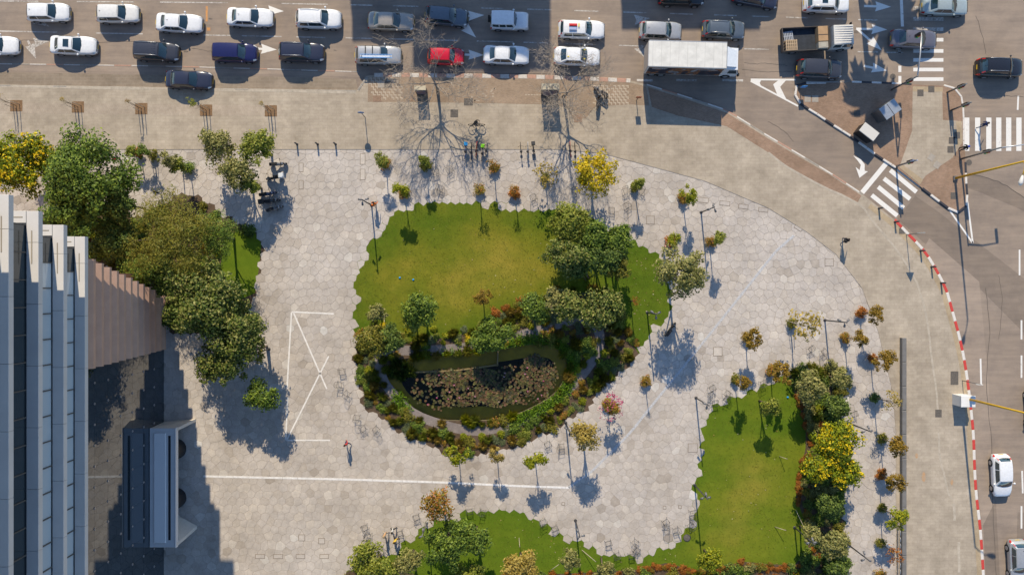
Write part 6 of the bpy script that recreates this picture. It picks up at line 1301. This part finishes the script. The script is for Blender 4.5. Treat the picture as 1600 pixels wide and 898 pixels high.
# motor scooters
def scooter(px, py, rz, col, label, box=None):
    x, y = P2(px, py); t = thing('motor_scooter', (x, y, .13), label, 'scooter', 'parked motor scooters', rz); m_ = paint_mat('scooter_'+col, {'black': (.02, .02, .025), 'grey': (.12, .12, .13), 'blue': (.03, .05, .12), 'red': (.22, .06, .04)}[col])
    for xx in (-.62, .62): g = MB(); g.tube([(xx, -.06, .26), (xx, .06, .26)], .26, 14); w = g.build('wheel', rubber_m, t); g = MB(); g.tube([(xx, -.07, .26), (xx, .07, .26)], .13, 10); g.build('hub', rim_m, w)
    g = MB(); g.tube([(-.78, 0, .62), (-.5, 0, .66), (-.1, 0, .55), (.1, 0, .32), (.35, 0, .32), (.48, 0, .6), (.45, 0, .92)], [.10, .20, .19, .15, .15, .17, .10], 9); g.build('body', m_, t)
    g = MB(); g.bev((-.38, 0, .82), (.75, .30, .12), .04); g.build('seat', black_m, t); g = MB(); g.tube([(.36, -.34, 1.0), (.42, 0, .98), (.36, .34, 1.0)], .022, 6); g.build('handlebar', black_m, t)
    for sg in (-1, 1): g = MB(); g.bev((.42, sg*.36, 1.16), (.04, .14, .10), .02); g.tube([(.38, sg*.28, 1.0), (.42, sg*.36, 1.12)], .01, 4); g.build('mirror', black_m, t)
    g = MB(); g.tube([(.62, 0, .5), (.78, 0, .46)], [.14, .08], 8); g.build('front_fender', m_, t); g = MB(); g.bev((.52, 0, .82), (.08, .2, .14), .03); g.build('headlight', lamp_m, t)
    if box: g = MB(); g.bev((-.88, 0, 1.0), (.48, .46, .42), .04); g.build('top_box', M('topbox_'+box, {'white': (.58, .60, .62), 'black': (.03, .03, .03)}[box], .5), t)
for a, b, rz, c, l, bx in ((437,258,.1,'grey','grey motor scooter parked apart at the top of the shaded row',None),(431,279,3.3,'black','black motor scooter with a white top box','white'),(421,304,.2,'blue','dark blue motor scooter in the tree shadow',None),(427,315,.15,'black','black motor scooter in the middle of the shaded row','black'),(432,327,.3,'grey','grey motor scooter at the bottom of the shaded row',None),(938,146,2.5,'grey','grey motor scooter under the bare tree on the zigzag paving',None),(934,160,1.4,'black','black motor scooter beside the zigzag paving',None),(1046,514,.9,'black','dark scooter standing in the tall tree shadow',None)): scooter(a, b, rz, c, l, bx)
for a, b in ((625,434),(646,437),(1230,620)): x, y = P2(a, b); g = MB(); g.lathe([(.10, 0), (.10, .06), (.07, .10), (.01, .11)], n=10); o = g.build('water_cap', M('cap_blue', (.02, .28, .62), .5)); o.location = (x, y, .11); tag(o, 'small blue plastic cap set in the '+('round' if a < 1000 else 'east')+' lawn grass', 'cap', 'blue caps in the '+('round' if a < 1000 else 'east')+' lawn')
x, y = P2(1073, 839); g = MB(); g.lathe([(.34, 0), (.34, .02), (.3, .03), (.01, .035)], n=18); o = g.build('manhole_cover', iron_m); o.location = (x, y, .105); tag(o, 'round grey manhole cover in the south lawn grass', 'manhole cover'); g = MB(); g.torus((0, 0, .03), .36, .015, 'z', 18, 4); g.build('rim', metal_dark, o)
for a, b, c, d in ((857,892,873,880),(909,858,931,876),(811,839,812,853),(1243,796,1255,822),(1210,822,1227,827),(1217,712,1229,716),(601,492,601,503),(1258,711,1264,716),(655,870,660,858)):
    x, y = P2(a, b); x2, y2 = P2(c, d, 1.0); g = MB(); g.tube([(0, 0, 0), (x2-x, y2-y, 1.1)], [.03, .022], 6); t = thing('support_stake', (x, y, .1), 'pale wooden stake leaning beside a young lawn tree', 'stake', 'stakes beside the lawn trees'); g.build('rod', stake_m, t); g = MB(); g.torus((x2-x, y2-y, 1.05), .05, .012, 'z', 8, 4); g.build('tie', black_m, t)

# ------------------------------------------------------------------ people
def skin_mesh(joints, edges):
    import bmesh
    bm = bmesh.new(); ly = bm.verts.layers.skin.verify(); vs = {}
    for n_, (p, r) in joints.items(): v = bm.verts.new(p); v[ly].radius = (r, r); vs[n_] = v
    vs['pelvis'][ly].use_root = True
    for a, b in edges: bm.edges.new((vs[a], vs[b]))
    me = bpy.data.meshes.new('skeleton'); bm.to_mesh(me); bm.free(); o = bpy.data.objects.new('skeleton', me); C.objects.link(o); o.modifiers.new('skin', 'SKIN').use_smooth_shade = True; s = o.modifiers.new('sub', 'SUBSURF'); s.levels = 1; s.render_levels = 1; return o
def pose(kind):
    J = {'pelvis': ((0, 0, .95), .135), 'spine': ((0, 0, 1.15), .125), 'chest': ((.01, 0, 1.34), .15), 'neck': ((.02, 0, 1.49), .055), 'head': ((.04, 0, 1.60), .085), 'crown': ((.045, 0, 1.69), .075)}
    if kind == 'walk': arms = {1: ((.02, .20, 1.41), (-.06, .26, 1.14), (.02, .27, .90), (.05, .27, .82)), -1: ((.0, -.20, 1.41), (.10, -.25, 1.15), (.28, -.24, .96), (.35, -.23, .90))}; legs = {1: ((0, .10, .90), (.17, .11, .50), (.20, .11, .09), (.33, .11, .05)), -1: ((0, -.10, .90), (-.05, -.11, .50), (-.32, -.11, .13), (-.22, -.11, .05))}
    elif kind == 'stand': arms = {s: ((.0, s*.20, 1.41), (-.02, s*.26, 1.14), (.06, s*.25, .90), (.09, s*.24, .82)) for s in (1, -1)}; legs = {s: ((0, s*.10, .90), (.03, s*.11, .50), (0, s*.12, .08), (.14, s*.13, .05)) for s in (1, -1)}
    elif kind == 'ride':
        J = {'pelvis': ((-.20, 0, 1.0), .135), 'spine': ((-.13, 0, 1.2), .125), 'chest': ((-.03, 0, 1.38), .15), 'neck': ((.05, 0, 1.52), .055), 'head': ((.09, 0, 1.62), .085), 'crown': ((.10, 0, 1.71), .08)}
        arms = {s: ((-.02, s*.20, 1.43), (.14, s*.28, 1.22), (.28, s*.29, 1.08), (.33, s*.27, 1.04)) for s in (1, -1)}; legs = {1: ((-.18, .10, .97), (.22, .12, .76), (.02, .13, .42), (.16, .13, .38)), -1: ((-.18, -.10, .97), (.14, -.12, .62), (-.12, -.13, .24), (.02, -.13, .20))}
    else:   # sit on the ground
        J = {k: ((p[0]-.1, p[1], p[2]-.80), r) for k, (p, r) in J.items()}; arms = {s: ((-.1, s*.20, .61), (.02, s*.27, .38), (.20, s*.22, .30), (.28, s*.20, .30)) for s in (1, -1)}; legs = {s: ((-.1, s*.10, .12), (.28, s*.16, .40), (.58, s*.16, .08), (.70, s*.17, .06)) for s in (1, -1)}
    E = [('pelvis', 'spine'), ('spine', 'chest'), ('chest', 'neck'), ('neck', 'head'), ('head', 'crown')]; seg = [('pelvis', 'spine', 1), ('spine', 'chest', 1), ('chest', 'neck', 1), ('neck', 'head', 0), ('head', 'crown', 0)]
    for s in (1, -1):
        for nm, p, r in zip(('sh', 'el', 'wr', 'ha'), arms[s], (.062, .046, .033, .036)): J[nm+str(s)] = (p, r)
        for nm, p, r in zip(('hi', 'kn', 'an', 'to'), legs[s], (.088, .062, .043, .036)): J[nm+str(s)] = (p, r)
        for a, b, m_ in (('chest', 'sh', 1), ('sh', 'el', 1), ('el', 'wr', 1), ('wr', 'ha', 0)): a_ = a if a == 'chest' else a+str(s); E.append((a_, b+str(s))); seg.append((a_, b+str(s), m_))
        for a, b, m_ in (('pelvis', 'hi', 2), ('hi', 'kn', 2), ('kn', 'an', 2), ('an', 'to', 3)): a_ = a if a == 'pelvis' else a+str(s); E.append((a_, b+str(s))); seg.append((a_, b+str(s), m_))
    return J, E, seg
POSES = {k: pose(k) for k in ('walk', 'stand', 'ride', 'sit')}; tmp = {k: skin_mesh(v[0], v[1]) for k, v in POSES.items()}
dg = bpy.context.evaluated_depsgraph_get(); PM = {}
ph_m = [M('skin', (.42, .25, .17), .6), M('top_slot', (.3, .3, .3)), M('legs_slot', (.1, .1, .1)), M('shoe', (.05, .045, .04), .7)]
for k, o in tmp.items():
    me = bpy.data.meshes.new_from_object(o.evaluated_get(dg)); J, E, seg = POSES[k]; g = MB(); V = [tuple(v.co) for v in me.vertices]; F = [tuple(p.vertices) for p in me.polygons]
    for f in F:
        c = sum((Vector(V[i]) for i in f), Vector())/len(f); best = None
        for a, b, m_ in seg:
            A, B = Vector(J[a][0]), Vector(J[b][0]); d = B-A; t_ = max(0, min(1, (c-A).dot(d)/d.length_squared)); dd = (A+d*t_-c).length/(J[a][1]+.02)
            if best is None or dd < best[0]: best = (dd, m_)
        g.f.append(list(f)); g.m.append(best[1]); g.sm.append(True)
    g.v = V
    for s in (1, -1):                        # five unequal, slightly bent fingers on each hand
        W_, H_ = Vector(J['wr%d' % s][0]), Vector(J['ha%d' % s][0]); d = (H_-W_).normalized(); sd = d.cross(Vector((0, s, 0))); sd = (sd if sd.length > .1 else d.cross(Vector((1, 0, 0)))).normalized(); inn = d.cross(sd)
        for q, (o_, L_) in enumerate(((-.028, .075), (-.010, .085), (.010, .08), (.027, .062))): b = H_+sd*o_+d*.01; g.tube([tuple(b), tuple(b+d*L_*.55), tuple(b+d*L_*.95+inn*.02)], [.009, .008, .006], 5, 0)
        b = W_.lerp(H_, .55)+sd*-.03; g.tube([tuple(b), tuple(b+d*.035-sd*.03), tuple(b+d*.07-sd*.035)], [.010, .009, .007], 5, 0)
    hd = Vector(J['head'][0]); g.tube([tuple(hd+Vector((.075, 0, .035))), tuple(hd+Vector((.115, 0, -.005)))], [.010, .016], 5, 0)
    for s in (1, -1): g.tube([tuple(hd+Vector((.0, s*.08, .03))), tuple(hd+Vector((-.01, s*.10, .0)))], [.022, .012], 5, 0); g.box(tuple(hd+Vector((.088, s*.032, .04))), (.012, .022, .012), 0, 3)
    g.box(tuple(hd+Vector((.092, 0, -.04))), (.01, .05, .008), 0, 3)
    PM[k] = g.mesh('body', ph_m); bpy.data.objects.remove(o)
hr = MB(); hr.lathe([(.098, -.03), (.112, .03), (.108, .08), (.075, .12), (.03, .135), (.005, .137)], n=12); hair_me = hr.mesh('hair', M('hair_dark', (.03, .02, .015), .7)); hair_l = hr.mesh('hair', M('hair_light', (.30, .22, .13), .7)); helm = hr.mesh('helmet', M('helmet_blue', (.02, .06, .35), .4)); helm_k = hr.mesh('helmet', M('helmet_black', (.015, .015, .015), .4))
def person(px, py, kind, top, legs_, rz, label, hair=None, bag=None, hat=None, z=.115, at=None):
    x, y = at or P2(px, py); t = thing('person', (x, y, z), label, 'person', None, rz); b = obj('body', PM[kind], t)
    for i, c in ((1, top), (2, legs_)): b.material_slots[i].link = 'OBJECT'; b.material_slots[i].material = M('cloth_%.2f_%.2f_%.2f' % c, c, .85, var=.2, vscale=8)
    hd = Vector(POSES[kind][0]['head'][0]); h = obj('helmet' if hat else 'hair', hat or hair or hair_me, t); h.location = hd+Vector((-.012, 0, .01))
    if bag: ch = Vector(POSES[kind][0]['chest'][0]); g = MB(); g.bev(tuple(ch+Vector((-.22, 0, -.08))), (.18, .30, .42), .05); g.build('backpack', M('bag_%.2f_%.2f' % bag[:2], bag, .8), t)
    return t
K = (.02, .02, .022); NAVY = (.02, .03, .10); JEAN = (.06, .08, .14)
person(588, 320, 'walk', (.62, .14, .01), (.10, .09, .09), 1.2, 'person in a bright orange top walking beside the lamp post', None, (.60, .13, .01))
person(545, 690, 'walk', (.45, .04, .03), NAVY, 2.2, 'person in a red top and dark trousers crossing the plaza')
person(604, 829, 'walk', (.50, .30, .16), (.42, .36, .28), -.6, 'person in a tan top walking at the south lawn', hair_l)
person(616, 823, 'walk', (.55, .53, .5), K, -.3, 'person in a white top and dark trousers beside the one in tan'); person(620, 838, 'walk', (.62, .42, .05), (.25, .12, .05), -.8, 'person in a yellow top behind the walkers by the south lawn')
person(617, 890, 'stand', K, K, 1.8, 'person in black with a pale headscarf on the tip of the south lawn', hair_l)
person(1314, 376, 'walk', K, JEAN, .8, 'person in a black jacket and jeans crossing the curved pavement', None, K); person(1528, 198, 'walk', NAVY, JEAN, .2, 'person in a navy jacket walking over the zebra bars', z=.01)
person(1497, 234, 'stand', K, K, .3, 'person in dark clothes with a blue helmet waiting at the island', hat=helm); person(190, 250, 'walk', K, K, 1.6, 'person in black with a red bag beside the large dense tree', None, (.5, .03, .05)); person(254, 303, 'walk', K, (.35, .35, .36), 1.3, 'person in black and grey at the edge of the west bed')
person(1036, 388, 'stand', (.50, .28, .22), JEAN, .5, 'person in a salmon top at the east lawn edge'); person(912, 428, 'sit', NAVY, (.16, .06, .07), -1, 'person in navy sitting on the grass in the grove shade', z=.10)
rb = bike(745, 197, 0, 'black', 'bicycle being ridden along the pavement', 0, None, None); person(0, 0, 'ride', K, (.38, .34, .30), 0, 'cyclist in black riding along the pavement', hat=helm_k, z=.15, at=P2(745, 197))
